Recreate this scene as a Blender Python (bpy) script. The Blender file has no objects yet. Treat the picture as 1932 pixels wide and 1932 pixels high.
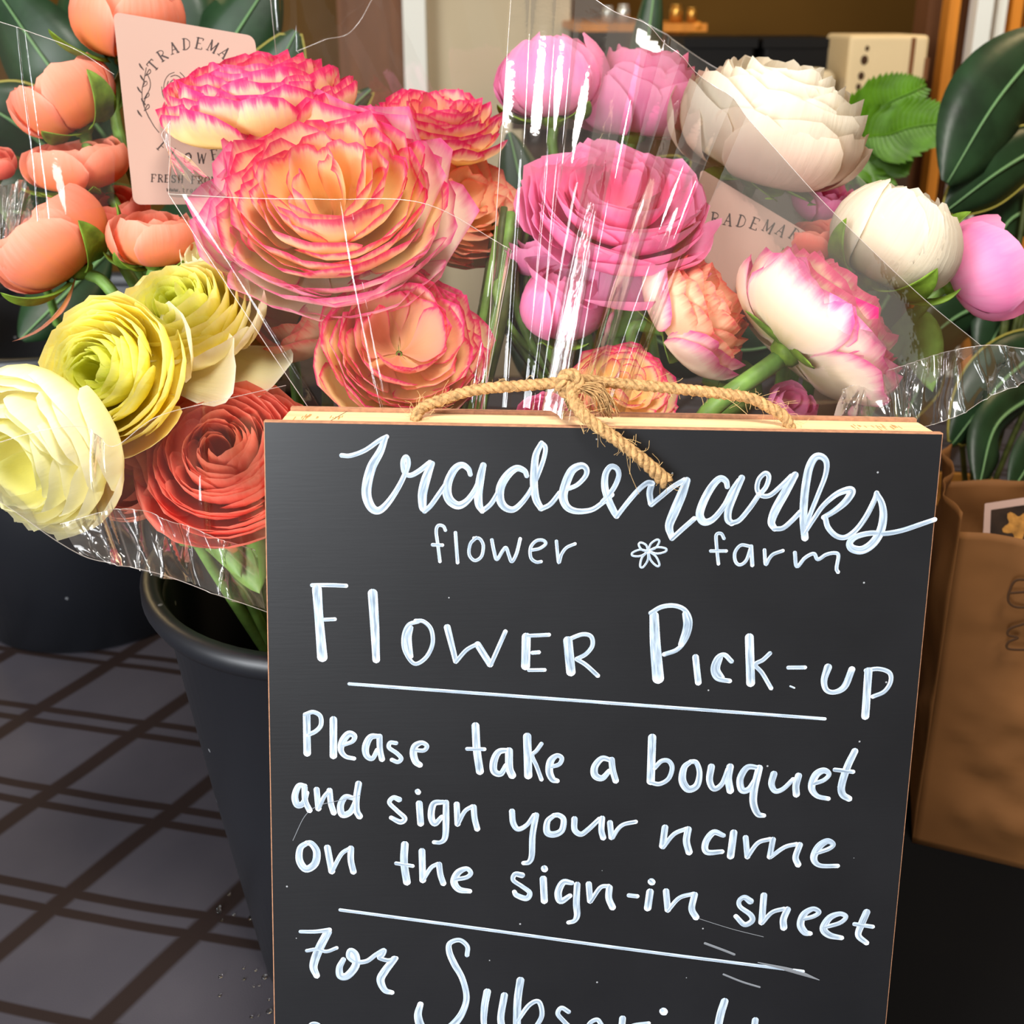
import bpy, math, random
import numpy as np
from mathutils import Vector, Matrix
from mathutils import noise as mnoise
SC = bpy.context.scene
COL = SC.collection
# ------------------------------------------------------------------ camera
F_, CX, CY, ZC = 1932.0, 966.0, 644.0, 0.4956
TH = math.radians(18)
CAM = np.array([0, 0, ZC])
RT = np.array([1.0, 0, 0]); FW = np.array([0, math.cos(TH), -math.sin(TH)]); UP = np.array([0, math.sin(TH), math.cos(TH)])
cd = bpy.data.cameras.new('camera'); cam = bpy.data.objects.new('camera', cd); COL.objects.link(cam)
cam.location = (0, 0, ZC); cam.rotation_euler = (math.pi / 2 - TH, 0, 0)
cd.sensor_width = 36; cd.lens = 36; cd.shift_y = -(966 - CY) / 1932; cd.clip_start = 0.02
cd.dof.use_dof = True; cd.dof.focus_distance = 0.41; cd.dof.aperture_fstop = 15
SC.camera = cam
# ------------------------------------------------------------------ world, light, exposure
w = bpy.data.worlds.new('world'); SC.world = w; w.use_nodes = True
bg = w.node_tree.nodes['Background']; bg.inputs[0].default_value = (0.95, 0.84, 0.70, 1); bg.inputs[1].default_value = 0.15
SC.view_settings.view_transform = 'Standard'; SC.view_settings.look = 'None'
SC.view_settings.gamma = 1; SC.view_settings.use_curve_mapping = False
SC.view_settings.exposure = 0.72
SC.cycles.max_bounces = 10; SC.cycles.transparent_max_bounces = 24; SC.cycles.transmission_bounces = 6
SC.cycles.sample_clamp_indirect = 4.0


def area(name, loc, target, sx, sy, power, color):
    l = bpy.data.lights.new(name, 'AREA'); l.shape = 'RECTANGLE'; l.size = sx; l.size_y = sy; l.energy = power; l.color = color
    o = bpy.data.objects.new(name, l); COL.objects.link(o); o.location = loc
    o.rotation_euler = (Vector(target) - Vector(loc)).to_track_quat('-Z', 'Y').to_euler()
    return o


area('window_light', (-1.15, -1.35, 0.50), (0.0, 0.45, 0.36), 1.2, 1.0, 34, (0.92, 0.96, 1.0))
area('ceiling_light', (0.25, -0.25, 1.80), (-0.05, 0.45, 0.2), 0.40, 0.40, 22, (1.0, 0.95, 0.88))
area('film_streak_light', (-0.88, -0.60, 1.12), (0.08, 0.42, 0.42), 0.34, 1.3, 12, (0.95, 0.97, 1.0))  # unseen strip light, added to draw the white streaks on the film
area('warm_room_light', (1.3, 1.5, 1.5), (0.2, 0.8, 0.2), 0.5, 0.5, 6, (1.0, 0.72, 0.38))
area('warm_lamp_light', (-1.3, 1.7, 1.3), (-0.4, 0.7, 0.3), 0.12, 0.5, 4, (1.0, 0.74, 0.35))

# ------------------------------------------------------------------ helpers


def ray(x, y):
    return RT * (x - CX) / F_ + UP * (CY - y) / F_ + FW


def P(x, y, d):
    return CAM + ray(x, y) * d


def onz(x, y, z=0.0):
    v = ray(x, y); return CAM + v * ((z - ZC) / v[2])


def nrm(v):
    v = np.asarray(v, float); return v / (np.linalg.norm(v) + 1e-12)


def lin(c):
    return tuple(((x / 255) / 12.92 if x <= 10.3 else ((x / 255 + 0.055) / 1.055) ** 2.4) for x in c) + (1.0,)


def camdir(a):
    return nrm(RT * a[0] + UP * a[1] - FW * a[2])


def tag(o, label, cat, group=None, kind=None):
    if label: o['label'] = label
    if cat: o['category'] = cat
    if group: o['group'] = group
    if kind: o['kind'] = kind
    return o


def empty(name, loc, label=None, cat=None, group=None):
    o = bpy.data.objects.new(name, None); COL.objects.link(o); o.location = tuple(loc); o.empty_display_size = 0.01
    return tag(o, label, cat, group)


def root_loc(p):
    l = np.zeros(3)
    while p is not None:
        l = l + np.array(p.location); p = p.parent
    return l


def mobj(name, verts, faces, mat, parent=None, origin=None, smooth=True, pdat=None, mats=None, fmat=None):
    """verts in world coordinates -> one mesh object"""
    verts = np.asarray(verts, float)
    if origin is None: origin = root_loc(parent) if parent is not None else np.array([verts[:, 0].mean(), verts[:, 1].mean(), verts[:, 2].min()])
    origin = np.asarray(origin, float)
    me = bpy.data.meshes.new(name)
    me.from_pydata((verts - origin).tolist(), [], [list(map(int, f)) for f in faces])
    if mats:
        for m in mats: me.materials.append(m)
        if fmat is not None: me.polygons.foreach_set('material_index', fmat)
    elif mat: me.materials.append(mat)
    if smooth: me.polygons.foreach_set('use_smooth', [True] * len(me.polygons))
    if pdat is not None:
        a = me.attributes.new('pdat', 'FLOAT_COLOR', 'POINT'); a.data.foreach_set('color', np.asarray(pdat, np.float32).ravel())
    me.update()
    o = bpy.data.objects.new(name, me); COL.objects.link(o)
    if parent is not None:
        o.parent = parent; o.location = tuple(origin - root_loc(parent))
    else: o.location = tuple(origin)
    return o


class MB:
    def __init__(s): s.v = []; s.f = []; s.p = []; s.n = 0; s.fm = []; s.m = 0

    def add(s, v, f, p=None):
        v = np.asarray(v, float).reshape(-1, 3); s.v.append(v)
        for q in f: s.f.append([i + s.n for i in q]); s.fm.append(s.m)
        if p is not None: s.p.append(np.asarray(p, float).reshape(-1, 4))
        s.n += len(v)

    def grid(s, V, p=None, closed=False):
        a, b = V.shape[:2]; f = []
        for i in range(a - 1):
            for j in range(b if closed else b - 1):
                k = (j + 1) % b
                f.append((i * b + j, i * b + k, (i + 1) * b + k, (i + 1) * b + j))
        s.add(V, f, p)

    def tube(s, pts, r, n=8, caps=True):
        pts = np.asarray(pts, float); m = len(pts)
        rr = np.full(m, r) if np.isscalar(r) else np.asarray(r, float)
        t = np.gradient(pts, axis=0); t /= np.linalg.norm(t, axis=1)[:, None] + 1e-12
        ref = np.array([0, 0, 1.0]) if abs(t[0][2]) < 0.9 else np.array([1.0, 0, 0])
        u = nrm(np.cross(t[0], ref)); V = np.zeros((m, n, 3)); a = np.linspace(0, 2 * math.pi, n, endpoint=False)
        for i in range(m):
            u = nrm(u - t[i] * np.dot(u, t[i])); w_ = np.cross(t[i], u)
            V[i] = pts[i] + rr[i] * (np.cos(a)[:, None] * u + np.sin(a)[:, None] * w_)
        base = s.n; s.grid(V, closed=True)
        if caps:
            s.f.append([base + j for j in range(n)][::-1]); s.fm.append(s.m)
            s.f.append([base + (m - 1) * n + j for j in range(n)]); s.fm.append(s.m)

    def box(s, c, X, Y, Z):
        """box from corner c with edge vectors"""
        c, X, Y, Z = map(lambda q: np.asarray(q, float), (c, X, Y, Z))
        v = [c, c + X, c + X + Y, c + Y, c + Z, c + X + Z, c + X + Y + Z, c + Y + Z]
        f = [(0, 3, 2, 1), (4, 5, 6, 7), (0, 1, 5, 4), (1, 2, 6, 5), (2, 3, 7, 6), (3, 0, 4, 7)]
        if np.dot(np.cross(X, Y), Z) < 0: f = [q[::-1] for q in f]
        s.add(v, f)

    def lathe(s, c, prof, n=64, axis=None):
        a = np.linspace(0, 2 * math.pi, n, endpoint=False); prof = np.asarray(prof, float)
        V = np.zeros((len(prof), n, 3))
        V[:, :, 0] = c[0] + prof[:, 0:1] * np.cos(a); V[:, :, 1] = c[1] + prof[:, 0:1] * np.sin(a); V[:, :, 2] = c[2] + prof[:, 1:2]
        s.grid(V, closed=True)

    def ball(s, c, r, n=8, sc=(1, 1, 1)):
        th = np.linspace(0.02, math.pi - 0.02, n); a = np.linspace(0, 2 * math.pi, 2 * n, endpoint=False)
        V = np.zeros((n, 2 * n, 3))
        V[:, :, 0] = c[0] + r * sc[0] * np.sin(th)[:, None] * np.cos(a); V[:, :, 1] = c[1] + r * sc[1] * np.sin(th)[:, None] * np.sin(a)
        V[:, :, 2] = c[2] - r * sc[2] * np.cos(th)[:, None] * np.ones_like(a)
        s.grid(V, closed=True)

    def build(s, name, mat, parent=None, origin=None, smooth=True, mats=None):
        return mobj(name, np.concatenate(s.v), s.f, mat, parent, origin, smooth, np.concatenate(s.p) if s.p else None, mats, s.fm if mats else None)


def smoothpath(pts, sub=8):
    """Catmull-Rom through points (any dimension)"""
    p = np.asarray(pts, float)
    if len(p) < 3:
        t = np.linspace(0, 1, sub + 1)[:, None]; return p[0] * (1 - t) + p[-1] * t
    q = np.vstack([2 * p[0] - p[1], p, 2 * p[-1] - p[-2]]); out = []
    for i in range(1, len(q) - 2):
        for k in range(sub):
            t = k / sub; a, b, c, d = q[i - 1], q[i], q[i + 1], q[i + 2]
            out.append(0.5 * (2 * b + (c - a) * t + (2 * a - 5 * b + 4 * c - d) * t * t + (3 * b - a - 3 * c + d) * t ** 3))
    out.append(p[-1]); return np.array(out)


# ------------------------------------------------------------------ materials


def newmat(name):
    m = bpy.data.materials.new(name); m.use_nodes = True; nt = m.node_tree
    return m, nt, nt.nodes['Principled BSDF'], nt.nodes['Material Output']


def N(nt, t, **k):
    n = nt.nodes.new(t)
    for a, b in k.items(): setattr(n, a, b)
    return n


def ramp(nt, stops, fac=None, interp='LINEAR'):
    r = N(nt, 'ShaderNodeValToRGB'); e = r.color_ramp; e.interpolation = interp
    while len(e.elements) < len(stops): e.elements.new(0.5)
    for x, (p, c) in zip(e.elements, stops): x.position = p; x.color = c
    if fac is not None: nt.links.new(fac, r.inputs[0])
    return r


def math_n(nt, op, a, b=None, clamp=False):
    n = N(nt, 'ShaderNodeMath', operation=op); n.use_clamp = clamp
    for i, x in enumerate((a, b)):
        if x is None: continue
        if isinstance(x, (int, float)): n.inputs[i].default_value = x
        else: nt.links.new(x, n.inputs[i])
    return n.outputs[0]


def simple(name, c, rough=0.5, spec=0.5, metal=0.0, var=0.0, scale=40.0, bump=0.0, stretch=None, transl=0.0):
    m, nt, b, out = newmat(name); c = lin(c)
    b.inputs['Roughness'].default_value = rough; b.inputs['Specular IOR Level'].default_value = spec; b.inputs['Metallic'].default_value = metal
    b.inputs['Base Color'].default_value = c
    if var or bump:
        tc = N(nt, 'ShaderNodeTexCoord'); nz = N(nt, 'ShaderNodeTexNoise'); nz.inputs['Scale'].default_value = scale; nz.inputs['Detail'].default_value = 5
        src = tc.outputs['Object']
        if stretch:
            mp = N(nt, 'ShaderNodeMapping'); mp.inputs['Scale'].default_value = stretch; nt.links.new(src, mp.inputs[0]); src = mp.outputs[0]
        nt.links.new(src, nz.inputs['Vector'])
        if var:
            r = ramp(nt, [(0.3, tuple(x * (1 - var) for x in c[:3]) + (1,)), (0.7, tuple(min(1, x * (1 + var)) for x in c[:3]) + (1,))], nz.outputs['Fac'])
            nt.links.new(r.outputs[0], b.inputs['Base Color'])
        if bump:
            bp = N(nt, 'ShaderNodeBump'); bp.inputs['Strength'].default_value = bump; bp.inputs['Distance'].default_value = 0.002
            nt.links.new(nz.outputs['Fac'], bp.inputs['Height']); nt.links.new(bp.outputs[0], b.inputs['Normal'])
    if transl:
        t = N(nt, 'ShaderNodeBsdfTranslucent'); t.inputs[0].default_value = c
        if var: nt.links.new(r.outputs[0], t.inputs[0])
        mx = N(nt, 'ShaderNodeMixShader'); mx.inputs[0].default_value = transl
        nt.links.new(b.outputs[0], mx.inputs[1]); nt.links.new(t.outputs[0], mx.inputs[2]); nt.links.new(mx.outputs[0], out.inputs[0])
    return m


def petal_mat(name, stops, inner=None, inner_amt=0.0, streak=0.3, transl=0.45, veins=0.22, rough=0.5):
    """colour runs from the petal's base to its edge; 'inner' tints the whorls near the eye"""
    m, nt, b, out = newmat(name); L = nt.links.new
    at = N(nt, 'ShaderNodeAttribute', attribute_name='pdat'); sp = N(nt, 'ShaderNodeSeparateColor'); L(at.outputs['Color'], sp.inputs[0])
    cb = N(nt, 'ShaderNodeCombineXYZ'); L(math_n(nt, 'MULTIPLY', sp.outputs[1], 16.0), cb.inputs[0]); L(math_n(nt, 'MULTIPLY', sp.outputs[0], 1.3), cb.inputs[1])
    nz = N(nt, 'ShaderNodeTexNoise'); nz.inputs['Scale'].default_value = 1.0; nz.inputs['Detail'].default_value = 4; nz.inputs['Roughness'].default_value = 0.6; L(cb.outputs[0], nz.inputs['Vector'])
    e = math_n(nt, 'ADD', sp.outputs[2], math_n(nt, 'MULTIPLY', math_n(nt, 'SUBTRACT', nz.outputs['Fac'], 0.5), streak))
    r = ramp(nt, [(p, lin(c)) for p, c in stops], e); colr = r.outputs[0]
    if inner:
        mx = N(nt, 'ShaderNodeMix', data_type='RGBA'); fac = math_n(nt, 'MULTIPLY', math_n(nt, 'POWER', math_n(nt, 'SUBTRACT', 1.0, at.outputs['Alpha'], True), 2.2), inner_amt, True)
        L(fac, mx.inputs[0]); L(colr, mx.inputs[6]); mx.inputs[7].default_value = lin(inner); colr = mx.outputs[2]
    L(colr, b.inputs['Base Color']); b.inputs['Roughness'].default_value = rough; b.inputs['Specular IOR Level'].default_value = 0.25
    bp = N(nt, 'ShaderNodeBump'); bp.inputs['Strength'].default_value = veins; bp.inputs['Distance'].default_value = 0.0012; L(nz.outputs['Fac'], bp.inputs['Height']); L(bp.outputs[0], b.inputs['Normal'])
    t = N(nt, 'ShaderNodeBsdfTranslucent'); L(colr, t.inputs[0])
    mx = N(nt, 'ShaderNodeMixShader'); mx.inputs[0].default_value = transl
    L(b.outputs[0], mx.inputs[1]); L(t.outputs[0], mx.inputs[2]); L(mx.outputs[0], out.inputs[0])
    return m


def film_mat(name, strength=1.0, rough=0.06, haze=0.012, tint=(255, 250, 245)):
    m, nt, b, out = newmat(name); nt.nodes.remove(b); L = nt.links.new
    tr = N(nt, 'ShaderNodeBsdfTransparent'); tr.inputs[0].default_value = (0.998, 0.995, 0.99, 1)
    gl = N(nt, 'ShaderNodeBsdfGlossy'); gl.inputs['Roughness'].default_value = rough; gl.inputs[0].default_value = (1, 1, 1, 1)
    df = N(nt, 'ShaderNodeBsdfTranslucent'); df.inputs[0].default_value = lin(tint)
    d2 = N(nt, 'ShaderNodeBsdfDiffuse'); d2.inputs[0].default_value = lin(tint)
    dd = N(nt, 'ShaderNodeMixShader'); dd.inputs[0].default_value = 0.5; L(df.outputs[0], dd.inputs[1]); L(d2.outputs[0], dd.inputs[2])
    m1 = N(nt, 'ShaderNodeMixShader'); m1.inputs[0].default_value = haze; L(tr.outputs[0], m1.inputs[1]); L(dd.outputs[0], m1.inputs[2])
    lw = N(nt, 'ShaderNodeFresnel'); lw.inputs[0].default_value = 1.5
    fr = math_n(nt, 'MULTIPLY', lw.outputs[0], 1.15 * strength, True)
    mx = N(nt, 'ShaderNodeMixShader'); L(math_n(nt, 'MINIMUM', fr, 0.5), mx.inputs[0]); L(m1.outputs[0], mx.inputs[1]); L(gl.outputs[0], mx.inputs[2]); L(mx.outputs[0], out.inputs[0])
    tc = N(nt, 'ShaderNodeTexCoord'); nz = N(nt, 'ShaderNodeTexNoise'); nz.inputs['Scale'].default_value = 90; nz.inputs['Detail'].default_value = 3; L(tc.outputs['Object'], nz.inputs['Vector'])
    bp = N(nt, 'ShaderNodeBump'); bp.inputs['Strength'].default_value = 0.25; bp.inputs['Distance'].default_value = 0.0008; L(nz.outputs['Fac'], bp.inputs['Height']); L(bp.outputs[0], gl.inputs['Normal']); L(bp.outputs[0], lw.inputs['Normal'])
    return m


M = {}
PK = [(0.0, (226, 214, 110)), (0.40, (250, 232, 150)), (0.76, (255, 234, 176)), (0.88, (252, 208, 180)), (0.95, (242, 100, 144)), (1.0, (230, 52, 122))]
M['picotee'] = petal_mat('picotee_petal', PK, inner=(252, 160, 146), inner_amt=0.4, streak=0.28)
M['picotee_deep'] = petal_mat('deep_picotee_petal', PK, inner=(232, 74, 116), inner_amt=0.95, streak=0.34)
M['picotee_pale'] = petal_mat('pale_picotee_petal', [(0, (232, 220, 140)), (0.5, (254, 232, 184)), (0.86, (255, 216, 178)), (0.96, (250, 172, 140)), (1, (244, 124, 116))], inner=(250, 160, 130), inner_amt=0.4, streak=0.3)
M['picotee_outer'] = petal_mat('white_picotee_petal', [(0, (226, 220, 150)), (0.4, (252, 240, 210)), (0.80, (255, 238, 222)), (0.91, (248, 184, 200)), (1, (232, 104, 164))], streak=0.26)
M['yellow'] = petal_mat('yellow_petal', [(0, (244, 216, 50)), (0.5, (255, 236, 84)), (0.82, (255, 243, 130)), (1, (255, 248, 178))], inner=(214, 226, 70), inner_amt=0.75, streak=0.22, transl=.5)
M['cream'] = petal_mat('pale_yellow_petal', [(0, (232, 220, 128)), (0.5, (250, 240, 170)), (0.85, (252, 246, 204)), (1, (254, 251, 226))], inner=(232, 232, 120), inner_amt=0.7, streak=0.22, transl=.5)
M['coral'] = petal_mat('coral_petal', [(0, (248, 172, 78)), (0.4, (248, 158, 94)), (0.75, (244, 150, 116)), (1, (248, 172, 148))], inner=(244, 120, 76), inner_amt=0.5, streak=0.34)
M['red'] = petal_mat('coral_red_petal', [(0, (236, 110, 66)), (0.5, (246, 118, 94)), (0.85, (250, 132, 112)), (1, (252, 160, 140))], inner=(196, 104, 62), inner_amt=0.85, streak=0.22, transl=.5)
M['pink'] = petal_mat('pink_petal', [(0, (250, 206, 222)), (0.45, (250, 172, 208)), (0.8, (246, 146, 194)), (1, (248, 166, 204))], inner=(240, 120, 150), inner_amt=0.6, streak=0.4)
M['white'] = petal_mat('white_petal', [(0, (214, 206, 156)), (0.4, (230, 218, 192)), (0.8, (234, 222, 200)), (1, (242, 234, 216))], streak=0.3, veins=.4)
M['blush'] = petal_mat('blush_white_petal', [(0, (218, 200, 164)), (0.4, (230, 204, 186)), (0.8, (234, 212, 192)), (1, (240, 226, 206))], streak=0.3, veins=.4)
M['sepal'] = simple('sepal_green', (112, 142, 44), 0.55, 0.3, var=0.35, scale=160, bump=0.3, transl=0.25)
M['stem'] = simple('stem_green', (104, 140, 62), 0.5, 0.35, var=0.3, scale=120, bump=0.2)
M['stem_dark'] = simple('stem_olive', (66, 74, 32), 0.55, 0.3, var=0.4, scale=120, bump=0.2)
M['eye_dark'] = simple('dark_eye', (44, 26, 16), 0.7, 0.2, bump=0.5, scale=500)
M['eye_green'] = simple('green_eye', (150, 170, 40), 0.7, 0.2, bump=0.5, scale=500)
M['eye_pink'] = simple('pink_eye', (150, 40, 52), 0.7, 0.2, bump=0.5, scale=500)
M['film'] = film_mat('clear_film', 1.0)
M['film_soft'] = film_mat('crumpled_film', 1.1, 0.12, 0.05)
M['film_edge'] = film_mat('film_cut_edge', 1.5, 0.25, 0.28)
M['leaf'] = simple('dark_green_leaf', (32, 56, 32), 0.42, 0.4, var=0.4, scale=30, bump=0.3, transl=0.2)
M['leaf_bright'] = simple('bright_green_leaf', (92, 140, 22), 0.45, 0.4, var=0.3, scale=60, bump=0.3, transl=0.35)
M['leaf_vein'] = simple('pale_leaf_vein', (96, 132, 84), 0.5, 0.4)
M['leaf_rim'] = simple('yellowed_leaf_edge', (150, 140, 60), 0.5, 0.4)
M['bucket'] = simple('black_plastic', (19, 21, 26), 0.42, 0.5)
nt = M['bucket'].node_tree; b = nt.nodes['Principled BSDF']; tc = N(nt, 'ShaderNodeTexCoord'); vo = N(nt, 'ShaderNodeTexVoronoi'); vo.inputs['Scale'].default_value = 42; nt.links.new(tc.outputs['Object'], vo.inputs['Vector'])
r = ramp(nt, [(0.0, lin((150, 150, 152))), (0.045, lin((120, 122, 125))), (0.06, lin((19, 21, 26)))], vo.outputs['Distance']); nt.links.new(r.outputs[0], b.inputs['Base Color'])
M['jute'] = simple('jute_fibre', (176, 138, 92), 0.85, 0.1, var=0.4, scale=500, bump=0.6, stretch=(1, 1, 1))
M['hair'] = simple('jute_hair', (216, 178, 122), 0.8, 0.1)
M['pine'] = simple('pale_pine', (234, 198, 148), 0.5, 0.35, var=0.16, scale=30, stretch=(1.2, 14, 14), bump=0.1)
M['mdf'] = simple('brown_hardboard', (170, 122, 92), 0.75, 0.2, var=0.2, scale=400, bump=0.2)
M['card'] = simple('blush_card', (154, 124, 110), 0.6, 0.3)
M['ink'] = simple('grey_print', (58, 48, 46), 0.7, 0.2)
M['paperbag'] = simple('brown_kraft_paper', (114, 74, 38), 0.75, 0.2, var=0.14, scale=16, bump=0.25)
M['marker'] = simple('brown_marker_ink', (66, 42, 22), 0.6, 0.2)
M['water'] = None

# chalkboard surface: charcoal paint with faint woven brushing, specks and rubbed chalk ghosts
m, nt, b, out = newmat('charcoal_chalkboard_paint'); M['board'] = m
tc = N(nt, 'ShaderNodeTexCoord'); nz = N(nt, 'ShaderNodeTexNoise'); nz.inputs['Scale'].default_value = 14; nz.inputs['Detail'].default_value = 6
nt.links.new(tc.outputs['Object'], nz.inputs['Vector'])
r = ramp(nt, [(0.3, lin((18, 19, 22))), (0.75, lin((26, 27, 30)))], nz.outputs['Fac'])
vo = N(nt, 'ShaderNodeTexVoronoi'); vo.inputs['Scale'].default_value = 75; nt.links.new(tc.outputs['Object'], vo.inputs['Vector'])
spk = math_n(nt, 'LESS_THAN', vo.outputs['Distance'], 0.028)
mx = N(nt, 'ShaderNodeMix', data_type='RGBA'); nt.links.new(spk, mx.inputs[0]); nt.links.new(r.outputs[0], mx.inputs[6]); mx.inputs[7].default_value = lin((150, 152, 155))
nt.links.new(mx.outputs[2], b.inputs['Base Color']); b.inputs['Roughness'].default_value = 0.38; b.inputs['Specular IOR Level'].default_value = 0.6
mp = N(nt, 'ShaderNodeMapping'); mp.inputs['Scale'].default_value = (60, 60, 900); nt.links.new(tc.outputs['Object'], mp.inputs[0])
n2 = N(nt, 'ShaderNodeTexNoise'); n2.inputs['Scale'].default_value = 1; nt.links.new(mp.outputs[0], n2.inputs['Vector'])
bp = N(nt, 'ShaderNodeBump'); bp.inputs['Strength'].default_value = 0.04; bp.inputs['Distance'].default_value = 0.0005; nt.links.new(n2.outputs['Fac'], bp.inputs['Height']); nt.links.new(bp.outputs[0], b.inputs['Normal'])

# paint pen: streaky white; pdat r = across the stroke (0..1), g = along (metres), b = random
m, nt, b, out = newmat('white_paint_pen'); M['paint'] = m
at = N(nt, 'ShaderNodeAttribute', attribute_name='pdat'); sp = N(nt, 'ShaderNodeSeparateColor'); nt.links.new(at.outputs['Color'], sp.inputs[0])
cb = N(nt, 'ShaderNodeCombineXYZ'); nt.links.new(math_n(nt, 'MULTIPLY', sp.outputs[0], 3.2), cb.inputs[0]); nt.links.new(math_n(nt, 'MULTIPLY', sp.outputs[1], 90.0), cb.inputs[1]); nt.links.new(sp.outputs[2], cb.inputs[2])
nz = N(nt, 'ShaderNodeTexNoise'); nz.inputs['Scale'].default_value = 1.4; nz.inputs['Detail'].default_value = 4; nt.links.new(cb.outputs[0], nz.inputs['Vector'])
edge = math_n(nt, 'MULTIPLY', math_n(nt, 'ABSOLUTE', math_n(nt, 'SUBTRACT', sp.outputs[0], 0.5)), 0.5)
fac = math_n(nt, 'ADD', nz.outputs['Fac'], math_n(nt, 'SUBTRACT', edge, math_n(nt, 'MULTIPLY', at.outputs['Alpha'], -0.4)))
r = ramp(nt, [(0.38, lin((112, 128, 144))), (0.62, lin((164, 179, 194))), (0.95, lin((220, 227, 235)))], fac)
nt.links.new(r.outputs[0], b.inputs['Base Color']); b.inputs['Roughness'].default_value = 0.55

# plaid cloth
m, nt, b, out = newmat('plaid_tablecloth'); M['cloth'] = m
tc = N(nt, 'ShaderNodeTexCoord'); sx = N(nt, 'ShaderNodeSeparateXYZ'); nt.links.new(tc.outputs['Object'], sx.inputs[0])
wz = N(nt, 'ShaderNodeTexNoise'); wz.inputs['Scale'].default_value = 5; nt.links.new(tc.outputs['Object'], wz.inputs['Vector'])
wob = math_n(nt, 'MULTIPLY', math_n(nt, 'SUBTRACT', wz.outputs['Fac'], 0.5), 0.012)


def stripes(nx, ny, off, per, half, twin=None):
    s = math_n(nt, 'ADD', math_n(nt, 'ADD', math_n(nt, 'MULTIPLY', sx.outputs[0], nx), math_n(nt, 'MULTIPLY', sx.outputs[1], ny)), math_n(nt, 'SUBTRACT', wob, off - 20 * per))
    q = math_n(nt, 'ABSOLUTE', math_n(nt, 'SUBTRACT', math_n(nt, 'MODULO', s, per), per / 2))
    if twin: q = math_n(nt, 'ABSOLUTE', math_n(nt, 'SUBTRACT', q, twin))
    mr = N(nt, 'ShaderNodeMapRange'); mr.inputs[1].default_value = half * 0.75; mr.inputs[2].default_value = half * 1.25; mr.inputs[3].default_value = 1; mr.inputs[4].default_value = 0
    nt.links.new(q, mr.inputs[0]); return mr.outputs[0]


s1 = stripes(0.853, -0.5225, -0.385 - 0.0415, 0.083, 0.0062)
s2 = stripes(0.199, 0.980, 0.407 - 0.0365, 0.073, 0.0030, 0.0065)
st = math_n(nt, 'MAXIMUM', s1, s2)
nz = N(nt, 'ShaderNodeTexNoise'); nz.inputs['Scale'].default_value = 9; nz.inputs['Detail'].default_value = 5; nt.links.new(tc.outputs['Object'], nz.inputs['Vector'])
r = ramp(nt, [(0.3, lin((56, 54, 61))), (0.7, lin((68, 65, 71)))], nz.outputs['Fac'])
mx = N(nt, 'ShaderNodeMix', data_type='RGBA'); nt.links.new(st, mx.inputs[0]); nt.links.new(r.outputs[0], mx.inputs[6]); mx.inputs[7].default_value = lin((36, 27, 25))
nt.links.new(mx.outputs[2], b.inputs['Base Color']); b.inputs['Roughness'].default_value = 0.75; b.inputs['Specular IOR Level'].default_value = 0.12
n3 = N(nt, 'ShaderNodeTexNoise'); n3.inputs['Scale'].default_value = 1500; nt.links.new(tc.outputs['Object'], n3.inputs['Vector'])
bp = N(nt, 'ShaderNodeBump'); bp.inputs['Strength'].default_value = 0.15; bp.inputs['Distance'].default_value = 0.0005; nt.links.new(n3.outputs['Fac'], bp.inputs['Height']); nt.links.new(bp.outputs[0], b.inputs['Normal'])

m, nt, b, out = newmat('water'); M['water'] = m
b.inputs['Transmission Weight'].default_value = 1; b.inputs['Roughness'].default_value = 0.02; b.inputs['IOR'].default_value = 1.33

# ================================================================== setting


def structure(o):
    o['kind'] = 'structure'; return o


def slab(name, c, X, Y, Z, mat, kind=True):
    mb = MB(); mb.box(c, X, Y, Z); o = mb.build(name, mat, smooth=False)
    return structure(o) if kind else o


M['wall'] = simple('olive_brown_wall', (120, 84, 30), 0.8, 0.2, var=0.1, scale=2)
M['beige_wall'] = simple('beige_grey_wall', (206, 190, 158), 0.8, 0.2, var=0.05, scale=2)
M['offwhite'] = simple('off_white_paint', (236, 236, 226), 0.5, 0.4)
M['brown_door'] = simple('brown_wood', (116, 72, 40), 0.6, 0.3, var=0.2, scale=6, stretch=(6, 6, 0.6))
M['orange_wood'] = simple('orange_varnished_wood', (216, 134, 44), 0.45, 0.4, var=0.25, scale=6, stretch=(6, 6, 0.6))
M['floor'] = simple('dark_floor', (70, 54, 40), 0.5, 0.4, var=0.2, scale=3)
M['ceil'] = simple('ceiling_paint', (200, 180, 150), 0.9, 0.1)
slab('floor', (-3, -2.2, -0.80), (6, 0, 0), (0, 5.7, 0), (0, 0, 0.05), M['floor'])
slab('wall_back', (-3, 3.4, -0.75), (6, 0, 0), (0, 0.1, 0), (0, 0, 2.9), M['wall'])
slab('wall_left', (-3.0, -2.2, -0.75), (0.1, 0, 0), (0, 5.6, 0), (0, 0, 2.9), M['wall'])
slab('wall_right', (2.9, -2.2, -0.75), (0.1, 0, 0), (0, 5.6, 0), (0, 0, 2.9), M['wall'])


def panel(name, x0, x1, d, mat, thick=0.06, z0=-0.75, z1=1.9, yref=100):
    a = P(x0, yref, d); b_ = P(x1, yref, d)
    return slab(name, (a[0], a[1], z0), (b_[0] - a[0], 0, 0), (0, thick, 0), (0, 0, z1 - z0), mat)


panel('trim_1', 762, 804, 2.30, M['offwhite'])
panel('door_1', 640, 766, 2.42, M['brown_door'])
panel('wall_partition', 798, 1075, 2.40, M['beige_wall'])
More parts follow.
